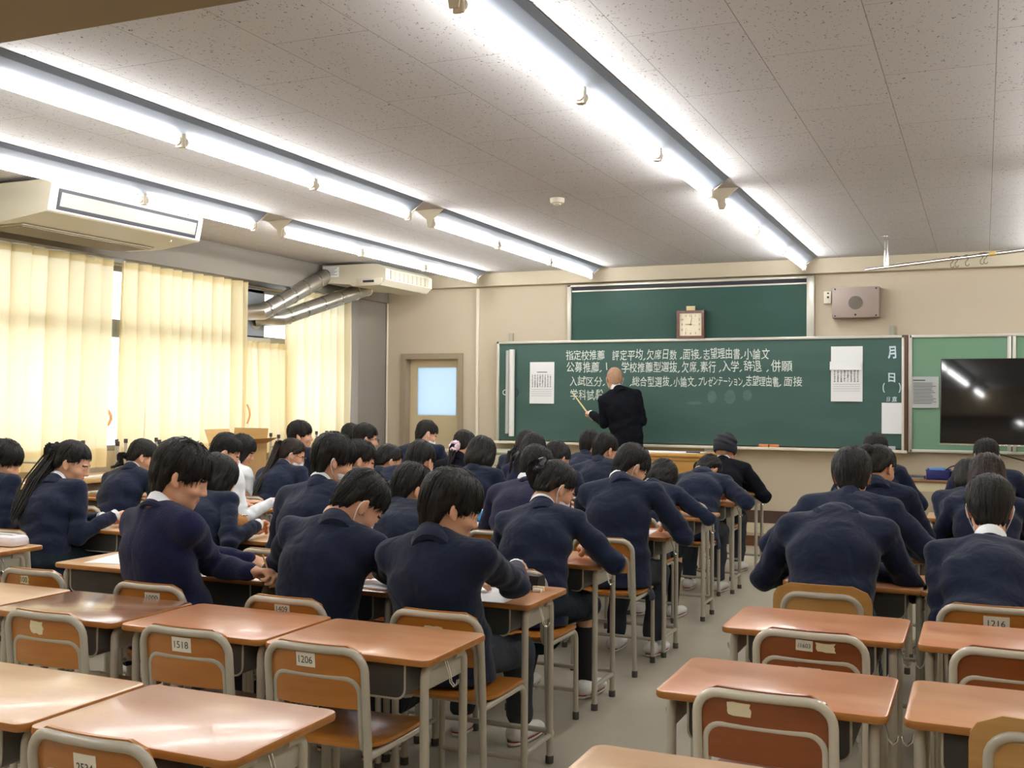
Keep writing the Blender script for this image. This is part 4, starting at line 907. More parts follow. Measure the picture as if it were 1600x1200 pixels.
THICK = {'short': (.017, .010), 'mop': (.021, .015), 'fade': (.014, .005), 'bob': (.016, .018), 'pony': (.009, .008), 'long': (.014, .016), 'crop': (.0022, .0022)}
def hair_field(P, style, seed):
    x, y, z = P[:, 0], P[:, 1], P[:, 2]; az = np.arctan2(x, y+.014); base = ell(P, (0, -.014, .034), (.0745, .094, .084))
    lowb = ell(P, (0, -.018, -.04), (.070, .074, .10)); base = smin(base, lowb, .04)
    tt, ts = THICK[style]; up = np.clip((z+.02)/.11, 0, 1); th = ts+(tt-ts)*up
    line = hairline(az, style); back = np.clip((np.abs(az)-1.2)/.5, 0, 1)
    if style in ('short', 'mop', 'fade'): th = th*(1-back*(1-np.clip((z-line)/.075, .12, 1)))
    if style not in ('crop',): th = th+.0035*np.sin(az*9+seed+z*25)*np.sin(z*38+seed*2)+.002*np.sin(az*21+seed*3)
    if style in ('bob', 'long'): th = th+.010*np.exp(-((z+.06)/.05)**2)-.012*np.exp(-((z+.14)/.03)**2)*(style == 'bob')
    d = base-th
    if style not in ('crop', 'pony'): line = line+.007*np.sin(az*17+seed)+.004*np.sin(az*31+seed*5)
    cut = line-z; d = smax(d, cut*.8, .010 if style != 'crop' else .004)
    return d
def locks(style, seed, n):
    if style in ('crop',): return [], []
    r = random.Random(seed*13+5); mb = MB(); tt, ts = THICK[style]; tight = style == 'pony'
    for i in range(n):
        az = r.uniform(-PI, PI); e0 = r.uniform(.1, 1.15); crown = np.array([0, -.035, .0]); steps = 7; pts = []; drift = r.uniform(-.35, .35); end = float(hairline(np.array([az+drift*.4]), style)[0])-r.uniform(-.010, .012); lift = 0 if tight else r.uniform(.000, .007); L0 = r.uniform(0, .5)
        for k in range(steps):
            t = k/(steps-1); a = az+drift*t*(1-t)*1.2; z = .034+.084*math.cos(e0*.5); zt = z+(end-z)*t
            up = max(0, min(1, (zt+.02)/.11)); th = ts+(tt-ts)*up
            if style in ('short', 'mop', 'fade') and abs(a) > 1.4: th *= max(.15, min(1, (zt-end)/.075))
            # radius of the skull ellipsoid at that height
            q = max(0., 1-((zt-.034)/(.084+th))**2) if zt > .0 else max(.35, 1-((zt-.034)/(.16))**2)
            s = math.sqrt(q); rx, ry = (.0745+th)*s, (.094+th)*s
            off = 1+(.02+lift*6*t*t); pts.append(((rx*math.sin(a))*off, (-.014+ry*math.cos(a))*off, zt+lift*(.5-t)))
        w = r.uniform(.0035, .0075); mb.tube(pts, w, 5, r2=.0008, squash=.45)
    # a few wisps standing off the crown
    if not tight and style not in ('bob', 'long'):
        for i in range(n//6):
            a = r.uniform(-PI, PI); e = r.uniform(.1, .9); d = np.array([math.sin(e)*math.sin(a), math.sin(e)*math.cos(a), math.cos(e)]); p0 = np.array([0, -.014, .034])+d*np.array([.0745+tt, .094+tt, .084+tt])*.97; tang = np.cross(d, [r.uniform(-1, 1), r.uniform(-1, 1), .2]); tang /= np.linalg.norm(tang)
            mb.tube([p0, p0+d*.006+tang*.012, p0+d*.006+tang*.028, p0+d*.001+tang*.044], .0030, 4, r2=.0006)
    return mb.v, mb.f
HAIR = {}
def hair_mesh(style, seed, far):
    k = (style, seed, far)
    if k not in HAIR:
        v, f = mesh_field(lambda P: hair_field(P, style, seed), (-.13, -.15, -.19), (.13, .15, .17), .0062 if not far else .009); lv, lf = locks(style, seed, 60 if far else 190); HAIR[k] = ((v, f), (np.array(lv).reshape(-1, 3), lf))
    return HAIR[k]
# ---- face mask and its ear loops
def mask_field(P):
    d = np.minimum(head_field(P, True)-.006, ell(P, (0, .050, -.06), (.050, .056, .044))); d = smin(ell(P, (0, .045, -.058), (.058, .060, .050)), ell(P, (0, .085, -.05), (.02, .022, .034)), .03)
    d = np.abs(d)-.0022; d = smax(d, .024-P[:, 1], .004); d = smax(d, P[:, 2]+.016, .006); d = smax(d, -P[:, 2]-.108, .006); return d
MASK = None
def mask_mesh():
    global MASK
    if MASK is None:
        v, f = mesh_field(mask_field, (-.085, .01, -.125), (.085, .125, .0), .0046); m = MB()
        for s in (-1, 1): m.tube([(s*.058, .028, -.035), (s*.074, .010, -.016), (s*.083, -.012, .012), (s*.088, -.026, .006), (s*.090, -.030, -.010), (s*.084, -.022, -.034), (s*.072, .0, -.062), (s*.056, .028, -.088)], .0019, 6)
        MASK = (v, f, np.array(m.v), m.f)
    return MASK
# ---- indoor shoe: heel at origin, toe +y, sole on z = 0
def shoe_field(P):
    d = flat(P, (0, .02, .035), (.004, .19, .026), .040, .040, (0, 0, 1), .75); d = smin(d, flat(P, (0, .015, .05), (0, .06, .055), .036, .034, (0, 1, 0), 1.), .03); d = smax(d, -P[:, 2], .004); d = smax(d, P[:, 2]-.085, .008); return d
SHOE = mesh_field(shoe_field, (-.06, -.04, -.01), (.06, .25, .10), .0085)
def shoe_mesh():
    v, f = SHOE; m = MB()
    ol = []
    for k in range(28):
        a = 2*PI*k/28; c, s = math.cos(a), math.sin(a); y = .105+.132*s; x = (.043+.004*s)*np.sign(c)*abs(c)**.7; ol.append((x, y))
    vs = [(x, y, z) for z in (.0, .014) for x, y in ol]; n = 28
    sole = (np.array(vs), [tuple(range(n-1, -1, -1)), tuple(range(n, 2*n))]+[(i, (i+1) % n, (i+1) % n+n, i+n) for i in range(n)])
    vs2 = [(x*1.03, .105+(y-.105)*1.01, z) for z in (.013, .019) for x, y in ol]
    band = (np.array(vs2), [(i, (i+1) % n, (i+1) % n+n, i+n) for i in range(n)])
    return to_mesh('shoe', [(v, f, 0), (*sole, 0), (*band, 1)], [shoem, shoered])
SHOE_ME = shoe_mesh()
eye_mb = MB(); eye_mb.sphere((0, 0, 0), .0118, n=14, m=10); EYE_ME = eye_mb.mesh('eye', eyew); im = MB(); im.sphere((0, .0075, 0), .0052, .0048, .0052, 12, 8); IRIS_ME = im.mesh('iris', iris)
def ik(S, T, l1, l2, hint):
    S, T = np.array(S, float), np.array(T, float); d = T-S; L = np.linalg.norm(d); L2 = min(L, (l1+l2)*.995); u = d/L; a = (l1*l1-l2*l2+L2*L2)/(2*L2); h = math.sqrt(max(l1*l1-a*a, 0)); p = np.array(hint, float); p -= u*(p @ u); p /= np.linalg.norm(p)+1e-9
    return S+u*a+p*h, S+u*L2
def clothe(P, d, sd, A=.0035):   # soft cloth creases
    x, y, z = P[:, 0]+sd, P[:, 1]*1.1-sd, P[:, 2]; return d+A*(np.sin(x*34+z*21+2.2*np.sin(z*13+sd))*.55+np.sin(z*47+x*13+1.8*np.sin(x*19+y*11))*.45)
# ------------------------------------------------------------------ people
def unit(v): v = np.array(v, float); return v/np.linalg.norm(v)
def strand_bundle(starts, path, r0, seed, n=6):
    r = random.Random(seed); m = MB()
    for s in starts:
        pts = path(s, r); m.tube(pts, r0*r.uniform(.7, 1.3), 5, r2=r0*.25)
    return m
tiem = mat('striped_tie', (.05, .012, .022), .6, var=.4, vscale=40)
def over_back(pts, K, gap=.022):
    N, Pl, f = K['N'], K['P'], K['f']; out = []
    for p in pts:
        p = np.array(p, float); t = (N[2]+.02-p[2])/(N[2]-Pl[2])
        if t > -.05:
            yb = (N[1]-.085)*(1-min(t, 1.))+(Pl[1]-.135)*min(max(t, 0), 1.)-.035*math.sin(PI*min(max(t, 0), 1))-gap; lim = 1. if abs(p[0]-N[0]) < .16 else 0.
            if lim: p[1] = min(p[1], yb)
        out.append(p)
    return out
def figure(root, K, o):
    """skin, clothes and hair on the skeleton K (root space); o: look options"""
    Pel, N, H, R = K['P'], K['N'], K['H'], K['R']; X, u, f = K['X'], K['u'], K['f']; S, E, Wr = K['S'], K['E'], K['W']; hs = o.get('hs', 1.); h = o['h']; fem = o['sex'] == 'f'; g = .92 if fem else 1.
    g *= o.get('bulk', 1.); C = K['C']; nk = unit(H + R @ np.array([0, -.03, -.09]) - N); sd = o['seed']
    hp = lambda p: H + R @ (np.array(p)*hs)
    top = o.get('top', 'blazer'); slim = {'blazer': 0., 'suit': 0., 'sweater': -.002, 'shirt': -.008}[top]
    uA = u
    def carve(P, d):   # cloth and limbs give way to the desk top, tray and seat they press on
        for c, b in K.get('boxes', ()): d = np.maximum(d, -np.max(np.abs(P-np.asarray(c, F32))-np.asarray(b, F32), axis=1))
        return d
    def torso(P, q):
        d = flat(P, Pel+u*.02, C, .166*g-q, .172*g-q, f, .66); d = smin(d, flat(P, C, N-u*.11, .174*g-q, .146*g-q, f, .60), .05)
        d = smin(d, cone(P, S[0]-u*.012, S[1]-u*.012, .060*g-q, .060*g-q), .05)
        for s in (0, 1): d = smin(d, cone(P, N-u*.025, S[s]+u*.012, .052-q, .050*g-q), .05)
        return d
    def arms(P, q, s):
        d = smin(cone(P, S[s]+X*(.004 if s else -.004), E[s], .060*g-q, .052*g-q), cone(P, E[s], Wr[s]-unit(Wr[s]-E[s])*.006, .052*g-q, .042*g-q*.8), .012)
        re = np.linalg.norm(P-E[s].astype(F32), axis=1); ra = np.linalg.norm(P-(S[s]-uA*.07).astype(F32), axis=1)
        return d+.0050*np.sin(re*88+sd+3*np.sin(P[:, 2]*22+sd))*np.exp(-(re/.11)**2)+.0040*np.sin(ra*70+sd*2)*np.exp(-((ra-.09)/.06)**2)
    def coat(P):
        d = torso(P, -slim); d = smin(d, flat(P, Pel+u*.04, Pel+K['hem'], .158*g, (.182 if K.get('stand') else .205)*g, K['hf'], .80), .06)
        if not K.get('stand'):   # hem spreads over the seat and hangs past its edges
            sx, sy = K['seat']; ins = (np.abs(P[:, 0]-sx) < .187) & (P[:, 1] > sy-.165); d = smax(d, np.where(ins, .437-P[:, 2], .345+.02*np.sin(P[:, 0]*30+sd)-P[:, 2]), .008)
        if top in ('blazer', 'suit'):
            for s in (0, 1): sx = X*(1 if s else -1); d = smin(d, cone(P, N-u*.052+sx*.06, S[s]+sx*.020+u*.016, .040*g, .046*g), .02)
        for s in (0, 1): da = arms(P, -slim, s); d = smin(d, da, .008)+.0030*np.exp(-((d-da)/.008)**2)*(np.abs(da) < .03)
        # centre-back seam and the drag lines between the shoulder blades
        px = P-N.astype(F32); lx = px @ X.astype(F32); d = d+.0038*np.exp(-(lx/.009)**2)
        pl = (P-Pel.astype(F32)) @ u.astype(F32); d = d+.0055*np.sin(pl*58+1.6*np.sin(lx*11+sd)+sd)*np.exp(-((pl-.13)/.10)**2)
        d = clothe(P, d, sd, .0050 if top != 'shirt' else .0065)
        if o.get('open', True):
            pn = P-N.astype(F32); ax = pn @ nk.astype(F32); rad = np.linalg.norm(pn-ax[:, None]*nk.astype(F32), axis=1); d = smax(d, -(np.maximum(rad-.0575, -.03-ax)), .004)
        return carve(P, d)
    def vee(v, fc):   # shirt front and tie in the opening of the lapels
        m = np.zeros(len(fc), int)
        if top == 'shirt': return m
        c = v[np.asarray(fc)].mean(1)-N; al, la, fw = c @ u, c @ X, c @ f; dp = .26 if top != 'sweater' else .13; w = .062*(1+np.minimum(al, 0)/dp); m[(fw > .02) & (fw < .135-.1*al) & (al < .05) & (al > -dp) & (np.abs(la) < w)] = 1; m[(m == 1) & (np.abs(la) < .014)] = 2; return m
    pts = np.array([Pel, C, N, *S, *E, *Wr, Pel+K['hem']]); lo, hi = pts.min(0)-.21, pts.max(0)+.21; hi[2] = min(hi[2], max(N[2], S[0][2], S[1][2])+.13)
    cm_ = {'blazer': o.get('cloth', navy), 'suit': suit, 'sweater': o.get('cloth', knit), 'shirt': shirt}[top]
    v, fc = mesh_field(coat, lo, hi, h); link({'blazer': 'blazer', 'suit': 'suit_jacket', 'sweater': 'sweater', 'shirt': 'shirt'}[top], to_mesh('garment', [(v, fc, vee(v, fc))], [cm_, shirt, tiem]), root)
    # skin under the clothes: one figure from neck to feet, joined by head and hands
    def skinf(P):
        d = torso(P, .022); d = smin(d, cone(P, N-u*.02, hp((0, -.030, -.09)), .047*hs, .047*hs), .03)
        for s in (0, 1): d = smin(d, smin(cone(P, S[s], E[s], .042*g, .036*g), cone(P, E[s], Wr[s], .036*g, .025*g), .02), .02)
        for s in (0, 1): d = smin(d, smin(cone(P, K['hip'][s], K['knee'][s], .066, .046), cone(P, K['knee'][s], K['ank'][s], .044, .032), .02), .04)
        return carve(P, d)
    allp = np.vstack([pts, K['knee'], K['ank'], [H]]); b, q = mesh_field(skinf, allp.min(0)-.15, allp.max(0)+.12, max(h*1.35, .017))
    hv, hf_ = HEADS[fem]; parts = [(b, q, 0), (hv*hs @ R.T+H, hf_, FACE[fem])]
    for s in (0, 1):
        pose = o.get('hands', ('rest', 'write'))[s]; d = unit(unit(Wr[s]-E[s])*np.array([1, 1, .35])*.85+K['hd'][s]*.45); up = unit(K['hu'][s]-d*(K['hu'][s] @ d)); xx = np.cross(d, up); M = np.stack([xx*(1 if s == 0 else -1), d, up], 1)
        vv, ff = HANDS[pose]; vv = vv*o.get('hand', 1.) @ M.T+Wr[s]; parts.append((vv, ff if s == 0 else [t[::-1] for t in ff], 0)); K.setdefault('HM', {})[s] = M
    link('body', to_mesh('body', parts, [skin, lipm, brow]), root)
    # collars: folded bands round the neck, open at the throat
    fp = unit(f-nk*(f @ nk)); xp = np.cross(fp, nk)
    def band(name, prof, span, drop, m_):
        nt_ = 26 if h < .016 else 16; mb = MB(); n = len(prof); vs = []
        for i in range(nt_+1):
            t = -span+2*span*i/nt_; dr = -fp*math.cos(t)+xp*math.sin(t); of = -drop*(1-math.cos(t))/2
            vs += [N+dr*rr_*(1+.05*math.sin(t)**2)+nk*(aa+of) for rr_, aa in prof]
        fs = [(i*n+k, i*n+(k+1) % n, (i+1)*n+(k+1) % n, (i+1)*n+k) for i in range(nt_) for k in range(n)]+[tuple(range(n)), tuple(nt_*n+k for k in range(n-1, -1, -1))]
        mb.add(vs, fs); mb.build(name, m_, root)
    ch_ = o.get('collar', .012)
    if top in ('blazer', 'suit'):
        pf = [(.059, -.03), (.0592, .030), (.0615, .036), (.066, .033), (.0715, .010), (.0815, -.016), (.078, -.040), (.062, -.05)]
        kq = 1. if o.get('open', True) else 1.22; band('jacket_collar', [(a*kq, b) for a, b in pf], math.radians(118 if o.get('open', True) else 70), .075 if o.get('open', True) else 0., cm_)
    elif top == 'sweater': band('neckband', [(.060, -.022), (.060, .006), (.063, .011), (.070, .008), (.078, -.010), (.074, -.022)], math.radians(178), .06, cm_)
    if top == 'shirt' or ch_ > 0:
        ch_ = max(ch_, .01); band('shirt_collar', [(.0535, -.02), (.0535, .040+ch_), (.0555, .046+ch_), (.0585, .042+ch_), (.0625, .014) if top != 'shirt' else (.076, -.014), (.0575, -.01)], math.radians(165), .055, shirt)
    for s in (0, 1):   # shirt cuffs
        dd = unit(Wr[s]-E[s]); m = MB(); m.tube([Wr[s]-dd*.03, Wr[s]+dd*.030, Wr[s]+dd*.036], .034*g, 14)
        if top != 'shirt' and o.get('cuff', True): m.build('cuff', shirt, root)
    # legs
    if fem and o.get('skirt', True):
        def skf(P):
            d = flat(P, Pel-np.array([0, 0, .02]), (K['knee'][0]+K['knee'][1])/2-K['hf']*.03, .165, .175, (0, 0, 1), .44)
            for s in (0, 1): d = smin(d, cone(P, K['hip'][s], K['knee'][s]-K['hf']*.02, .085, .074), .05)
            d = smin(d, flat(P, Pel-np.array([0, 0, .02]), (Pel+K['knee'][0])/2-np.array([0, 0, .12]), .14, .13, K['hf'], .9), .05); d = smax(d, np.where((np.abs(P[:, 0]) < .2) & (P[:, 1] < .2), .434-P[:, 2], -1.), .004); return carve(P, clothe(P, d, sd, .004))
        v, fc = mesh_field(skf, np.minimum(Pel, K['knee'].min(0))-.22, np.maximum(Pel, K['knee'].max(0))+.2, max(h*1.3, .017)); link('skirt', to_mesh('skirt', [(v, fc, 0)], [skirtm]), root)
        for s in (0, 1): m = MB(); m.tube([K['knee'][s]*.72+K['ank'][s]*.28, K['knee'][s]*.5+K['ank'][s]*.5+np.array([0, -.012, 0]), K['ank'][s]], .051, 12, r2=.037); m.build('sock', sockb, root)
    else:
        def trf(P):
            d = flat(P, Pel-np.array([0, 0, .02]), Pel+u*.06, .135, .13, f, .8)
            if not K.get('stand'): d = smax(d, .434-P[:, 2], .01)
            for s in (0, 1): d = smin(d, smin(cone(P, K['hip'][s], K['knee'][s], .082, .062), cone(P, K['knee'][s], K['ank'][s]+np.array([0, 0, .03]), .065, .055), .02), .035)
            return carve(P, clothe(P, d, sd, .006))
        aa = np.vstack([[Pel], K['knee'], K['ank']]); v, fc = mesh_field(trf, aa.min(0)-np.array([.16, .16, .0]), aa.max(0)+.17, max(h*1.3, .016)); link('trousers', to_mesh('trousers', [(v, fc, 0)], [suit if top == 'suit' else slacks]), root)
    for s in (0, 1):
        sh = link('shoe', SHOE_ME, root); a = K['ank'][s]; fy = K.get('foot', K['hf']); sh.location = (a[0]-fy[0]*.055, a[1]-fy[1]*.055, a[2]-.075); sh.rotation_euler = (K.get('toe', 0), 0, math.atan2(-fy[0], fy[1])+(.1 if s == 0 else -.1))
    # hair
    st = o['style']; far = h > .0155
    if st:
        base = {'ponytail': 'pony', 'bun': 'pony'}.get(st, st); (hv, hf2), (lv, lf) = hair_mesh(base, o.get('hseed', 1), far); mats_ = [stubble if st == 'crop' else o.get('hair', hairm)]
        ps = [(hv*hs @ R.T+H, hf2, 0)]
        if len(lv): ps.append((lv*hs @ R.T+H, lf, 0))
        if st == 'long':   # free lengths down the back
            rr = random.Random(sd); m = MB()
            for i in range(40 if far else 90):
                a = PI+rr.uniform(-1.75, 1.75); p0 = hp((.092*math.sin(a), -.03+.088*math.cos(a), -.10+rr.uniform(-.02, .05))); ln = o.get('len', .16)*rr.uniform(.75, 1.05); out = R @ np.array([math.sin(a), math.cos(a), 0]); bk = -f*.02
                m.tube(over_back([p0, p0-np.array([0, 0, .04])+out*.006, p0-np.array([0, 0, ln*.6])-u*.0+bk*.6+out*.004, p0-np.array([0, 0, ln])+bk-out*.01], K, rr.uniform(.0, .02)) if math.cos(a) < .3 else [p0, p0-np.array([0, 0, .05])], .0085*rr.uniform(.7, 1.3), 5, r2=.002)
            ps.append((np.array(m.v), m.f, 0))
        link('hair', to_mesh('hair', ps, mats_), root)
    if st in ('ponytail', 'bun'):
        hm = o.get('hair', hairm); ty = o.get('tie', (0, -.118, .03)); T = hp(ty); out = unit(R @ np.array([0, -1., .15])); rr = random.Random(sd+3); m = MB(); ln = o.get('len', .3)
        for i in range(30 if far else 80):
            a, q = rr.uniform(0, 2*PI), math.sqrt(rr.random()); ox = X*math.cos(a)*q+np.array([0, 0, 1.])*math.sin(a)*q; w = o.get('tw', .034); l2 = ln*rr.uniform(.8, 1.03); dn = np.array([0, 0, -1.]); side = X*o.get('side', 0.)
            m.tube(over_back([T-out*.03+ox*.015, T+out*.012+ox*.016, T+out*(.045+.01*ox[2])+ox*w*.8+dn*.03, T+out*.046+ox*w+dn*l2*.45+side*.4, T+out*.03+ox*w*.9+dn*l2*.8+side*.8, T+out*.02+ox*w*.5+dn*l2+side], K, rr.uniform(.004, .04)), .0080, 5, r2=.0024)
        if ln > .02: m.build('ponytail', hm, root)
        if st == 'bun': b_ = MB(); b_.sphere(tuple(T+out*.02), .036, .034, .036, 16, 10); b_.build('hair_bun', hm, root)
        sc_ = o.get('scrunchie', 'small'); e1 = X-out*(X @ out); e1 = unit(e1); e2 = np.cross(out, e1); m = MB(); n = 22; rad, rt, mm = {'small': (.017, .006, hairm), 'black': (.026, .016, sockb), 'frill': (.032, .018, None), 'shiny': (.030, .013, None)}[sc_]
        if mm is None: mm = mat('scrunchie_pink', hexlin(232, 206, 222), .8, var=.12, vscale=40, bump=.4, bscale=60) if sc_ == 'frill' else mat('scrunchie_navy', (.016, .018, .030), .28, bump=.5, bscale=80)
        for k2 in range(3 if sc_ != 'small' else 1):
            ph = k2*2.1; m.tube([T+out*(.006+.006*k2*(sc_ != 'small')+.006*math.sin(5*t+ph))+(e1*math.cos(t)+e2*math.sin(t))*(rad*(1+.18*math.sin(7*t+ph)*(sc_ != 'small'))) for t in [2*PI*i/n for i in range(n)]], rt, 8, closed=True)
        m.build('scrunchie', mm, root)
    if st == 'wrap':
        pass
    if o.get('cap'):   # dark knitted wrap hat
        def capf(P):
            d = ell(P, (0, -.016, .040), (.098, .115, .098)); z = P[:, 2]+.10*P[:, 1]; d = d+.004*np.sin(z*120+P[:, 0]*30)+.003*np.sin(z*70+P[:, 0]*55); d = smax(d, .004-z, .008); brim = np.abs(ell(P, (0, -.014, .01), (.094, .112, .11)))-.006; brim = smax(brim, z-.03, .006); brim = smax(brim, -.045-z, .006); return smin(d, brim, .006)
        v, fc = mesh_field(capf, (-.13, -.16, -.07), (.13, .13, .16), .007); link('knit_hat', to_mesh('hat', [(v*hs @ R.T+H, fc, 0)], [mat('hat_black', (.010, .012, .020), .8, bump=.4, bscale=160)]), root)
    if o.get('mask'):
        v, fc, lv, lf = mask_mesh(); mm = maskm if o['mask'] == 'white' else mat('mask_black', (.014, .014, .016), .8); link('face_mask', to_mesh('mask', [(v*hs @ R.T+H, fc, 0), (lv*hs @ R.T+H, lf, 0)], [mm]), root)
    if o.get('glasses'):
        m = MB()
        for s in (-1, 1): m.tube([hp((s*.034+.024*math.cos(t), .108, .0+.018*math.sin(t))) for t in [2*PI*i/16 for i in range(16)]], .0016, 6, closed=True); m.tube([hp((s*.058, .104, .004)), hp((s*.078, .06, .004)), hp((s*.084, -.01, .006)), hp((s*.083, -.025, -.008))], .0016, 6)
        m.tube([hp((-.010, .109, .003)), hp((.010, .109, .003))], .0016, 6); m.build('glasses', black, root)
    for s in (-1, 1):   # eyes
        if True:
            e = link('eye', EYE_ME, root); e.matrix_local = Matrix.Translation(hp((s*.0310, .0772, -.001))) @ Matrix(R.tolist()).to_4x4() @ Matrix.Scale(hs*1.06, 4); i2 = link('iris', IRIS_ME, e)
    # nothing here is sampled from the picture: every part hangs on the skeleton
DBG = []
def student(short, label, u, v, col, row, sex='m', style='short', yaw=0., pitch=28., roll=0., ty=0., top='blazer', L=None, near=None, cx=None, far_y=None, wr=None, wl=None, wrp=None, wlp=None, eo=.75, deskl=None, top_i=None, dx=0., ck='ply', dy=0., nomode=None, hyfix=None, sdrop=.066, nl=0., nf=.72, pens=None, mkchair=True, mkdesk=True, chx=0., chy=-.26, num=None, **o):
    far_ = far_y if far_y is not None else FAR[row]; near = far_-.42; cx = cx if cx is not None else COLX[col][row]
    yaw_, pt, rl = math.radians(yaw), math.radians(pitch), math.radians(roll); R = rotm(yaw_, pt, rl); Rn = rotm(yaw_*.4, pt*nf, rl*.5); hs = o.setdefault('hs', 1.); L = L or (.475 if sex == 'm' else .45)
    tt_ = THICK[{'ponytail': 'pony', 'bun': 'pony'}.get(style, style)][0]+(.022 if o.get('cap') else 0.); zt = hs*(.034*math.cos(pt)+.014*math.sin(pt)+math.hypot((.094+tt_)*math.sin(pt), (.084+tt_)*math.cos(pt))); d = ray(u, v); py = near-.20+dy; n0 = Rn @ (np.array([0, -.050, -.122-nl])*hs); best = None; c0 = np.array([0, 0, CAMH])
    for yy in np.arange(near+.40, near-.5, -.004):
        Hh = d*(yy/d[1])+c0-np.array([0, 0, zt]); Nn = Hh+n0; px = cx+max(-.13, min(.13, Hh[0]-cx))+dx; Pp = np.array([px, py, .525]); e = np.linalg.norm(Nn-Pp)
        if hyfix is not None and abs(yy-(near+hyfix)) < .0025: best = (0, Hh, Nn, Pp, e); break
        if hyfix is None:
            if best is None or e < best[4]-1e-6: best = (abs(e-L), Hh, Nn, Pp, e)
            if e <= L: break
    _, Hh, Nn, Pp, e = best; DBG.append((short, 'head', Hh.round(2).tolist(), 'off', (Nn-Pp).round(2).tolist(), 'L %.2f' % e))
    root = thing('person', label, 'person', (Pp[0], Pp[1], 0), 0, 'students at their desks'); off = np.array([Pp[0], Pp[1], 0])
    P, N, H = Pp-off, Nn-off, Hh-off; uu = unit(N-P); tyr = math.radians(ty); X = np.array([math.cos(tyr), math.sin(tyr), 0]); X = unit(X-uu*(X @ uu)); f = np.cross(uu, X)
    C = P+(N-P)*.60-f*.035*(1 if pitch > 15 else .5); sw = .186 if sex == 'm' else .166
    uN = unit(N-C); S = np.array([N-uN*sdrop-X*sw+f*.012, N-uN*sdrop+X*sw+f*.012])
    ny = near-off[1]; TZ = DZ+.05; W0 = [np.array([-.10, ny+.10, TZ]), np.array([.13, ny+.09, TZ+.015])]
    if wl is not None: W0[0] = np.array([wl[0], ny+wl[1], (wl[2] if len(wl) > 2 else TZ)])
    if wr is not None: W0[1] = np.array([wr[0], ny+wr[1], (wr[2] if len(wr) > 2 else TZ+.015)])
    for s, q in ((0, wlp), (1, wrp)):
        if q is not None: dd = ray(*q[:2]); W0[s] = dd*(((q[2] if len(q) > 2 else .745)-CAMH)/dd[2])+c0-off
    eos = eo if isinstance(eo, tuple) else (eo, eo); k = .95 if sex == 'f' else 1.; E = []; Wf = []
    for s in (0, 1):
        for ez in (-.03, .01, .04, .07, .10):   # raise the elbow until the forearm clears the desk edge
            ed = np.array([S[s][0]+(-1 if s == 0 else 1)*.085*eos[s], ny-.03+.02*eos[s], DZ+ez]); a, b = ik(S[s], W0[s], .285*k, .245*k, ed-(S[s]+W0[s])/2); t_ = (ny-a[1])/(b[1]-a[1]) if a[1] < ny < b[1] else 0.
            if a[1]+(b[1]-a[1])*t_ < ny-.01 or (a+(b-a)*max(t_, 0))[2] > DZ+.036: break
        E.append(a); Wf.append(b)
    hip = np.array([P+[-.085, .02, -.01], P+[.085, .02, -.01]]); kn = np.array([P+[-.11, .41, -.072], P+[.11, .41, -.072]]); an = np.array([P+[-.11, .31, -.525+.08], P+[.12, .28, -.525+.08]])
    if o.get('feet'): an = np.array([[a[0], a[1], .08] for a in o['feet']])
    bx_ = [((cx-off[0], ny+.21, DZ-.011), (.296, .213, .0135)), ((cx-off[0], ny+.18, .612), (.212, .165, .066)), ((chx, chy+.2, .4185), (.187, .178, .0155))]
    K = dict(boxes=bx_, P=P, N=N, H=H, R=R, X=X, u=uu, f=f, S=S, E=np.array(E), W=np.array(Wf), C=C, hip=hip, knee=kn, ank=an, seat=(chx, chy+.2), hem=np.array([0, -.01, -.13]), hf=np.array([0, 1., 0]), hd=[unit([.45, 1, 0]), unit([-.45, 1, 0])], hu=[unit([.2, 0, 1]), unit([-.55, 0, .8])])
    y_ = Hh[1]; o['open'] = pitch < 65; o['h'] = .0100 if y_ < 4.7 else .0135 if y_ < 6.2 else .018; o.update(sex=sex, style=style, top=top, yaw=yaw_, seed=(hash_(short) % 97)*.37)
    figure(root, K, o)
    if mkdesk: desk(cx, far_, deskl or f'wooden school desk where the {short} works', top_i if top_i is not None else (hash_(short) % 3) % 5)
    if mkchair:
        c = chair(Pp[0]+chx, near+chy, f'tube-framed school chair under the {short}', ck)
        if num is not None: sticker(c, num[0], *num[1:])
    K['off'] = off; return root, K
def hash_(s):
    h = 7
    for c in s: h = (h*31+ord(c)) % 1000003
    return h
def pen_in(K, label, col, s=1, ln=.14, r=.0035):
    M = K['HM'][s]; W = K['W'][s]+K['off']; tip = W+M @ np.array([.012, .105, -.052]); top_ = W+M @ np.array([.030, .050, .055]); d = unit(top_-tip)
    root = thing('pen', label, 'pen', tuple(tip)); m = MB(); m.tube([(0, 0, 0)+d*.012, d*ln], r, 8); m.build('barrel', col, root); m = MB(); m.tube([d*0., d*.013], .0008, 8, r2=r); m.build('pen_tip', black, root)
def sheet_on(x, y, label, rz=0., w=.105, d=.148, z=DZ, m=None, t=.0016):
    o = MB().rbox(-w, w, -d, d, 0, t, .0006).build('worksheet', m or paper, loc=(x, y, z+.0006)); o.rotation_euler = (0, 0, rz); tag(o, label, 'paper', 'worksheets on the desks'); return o
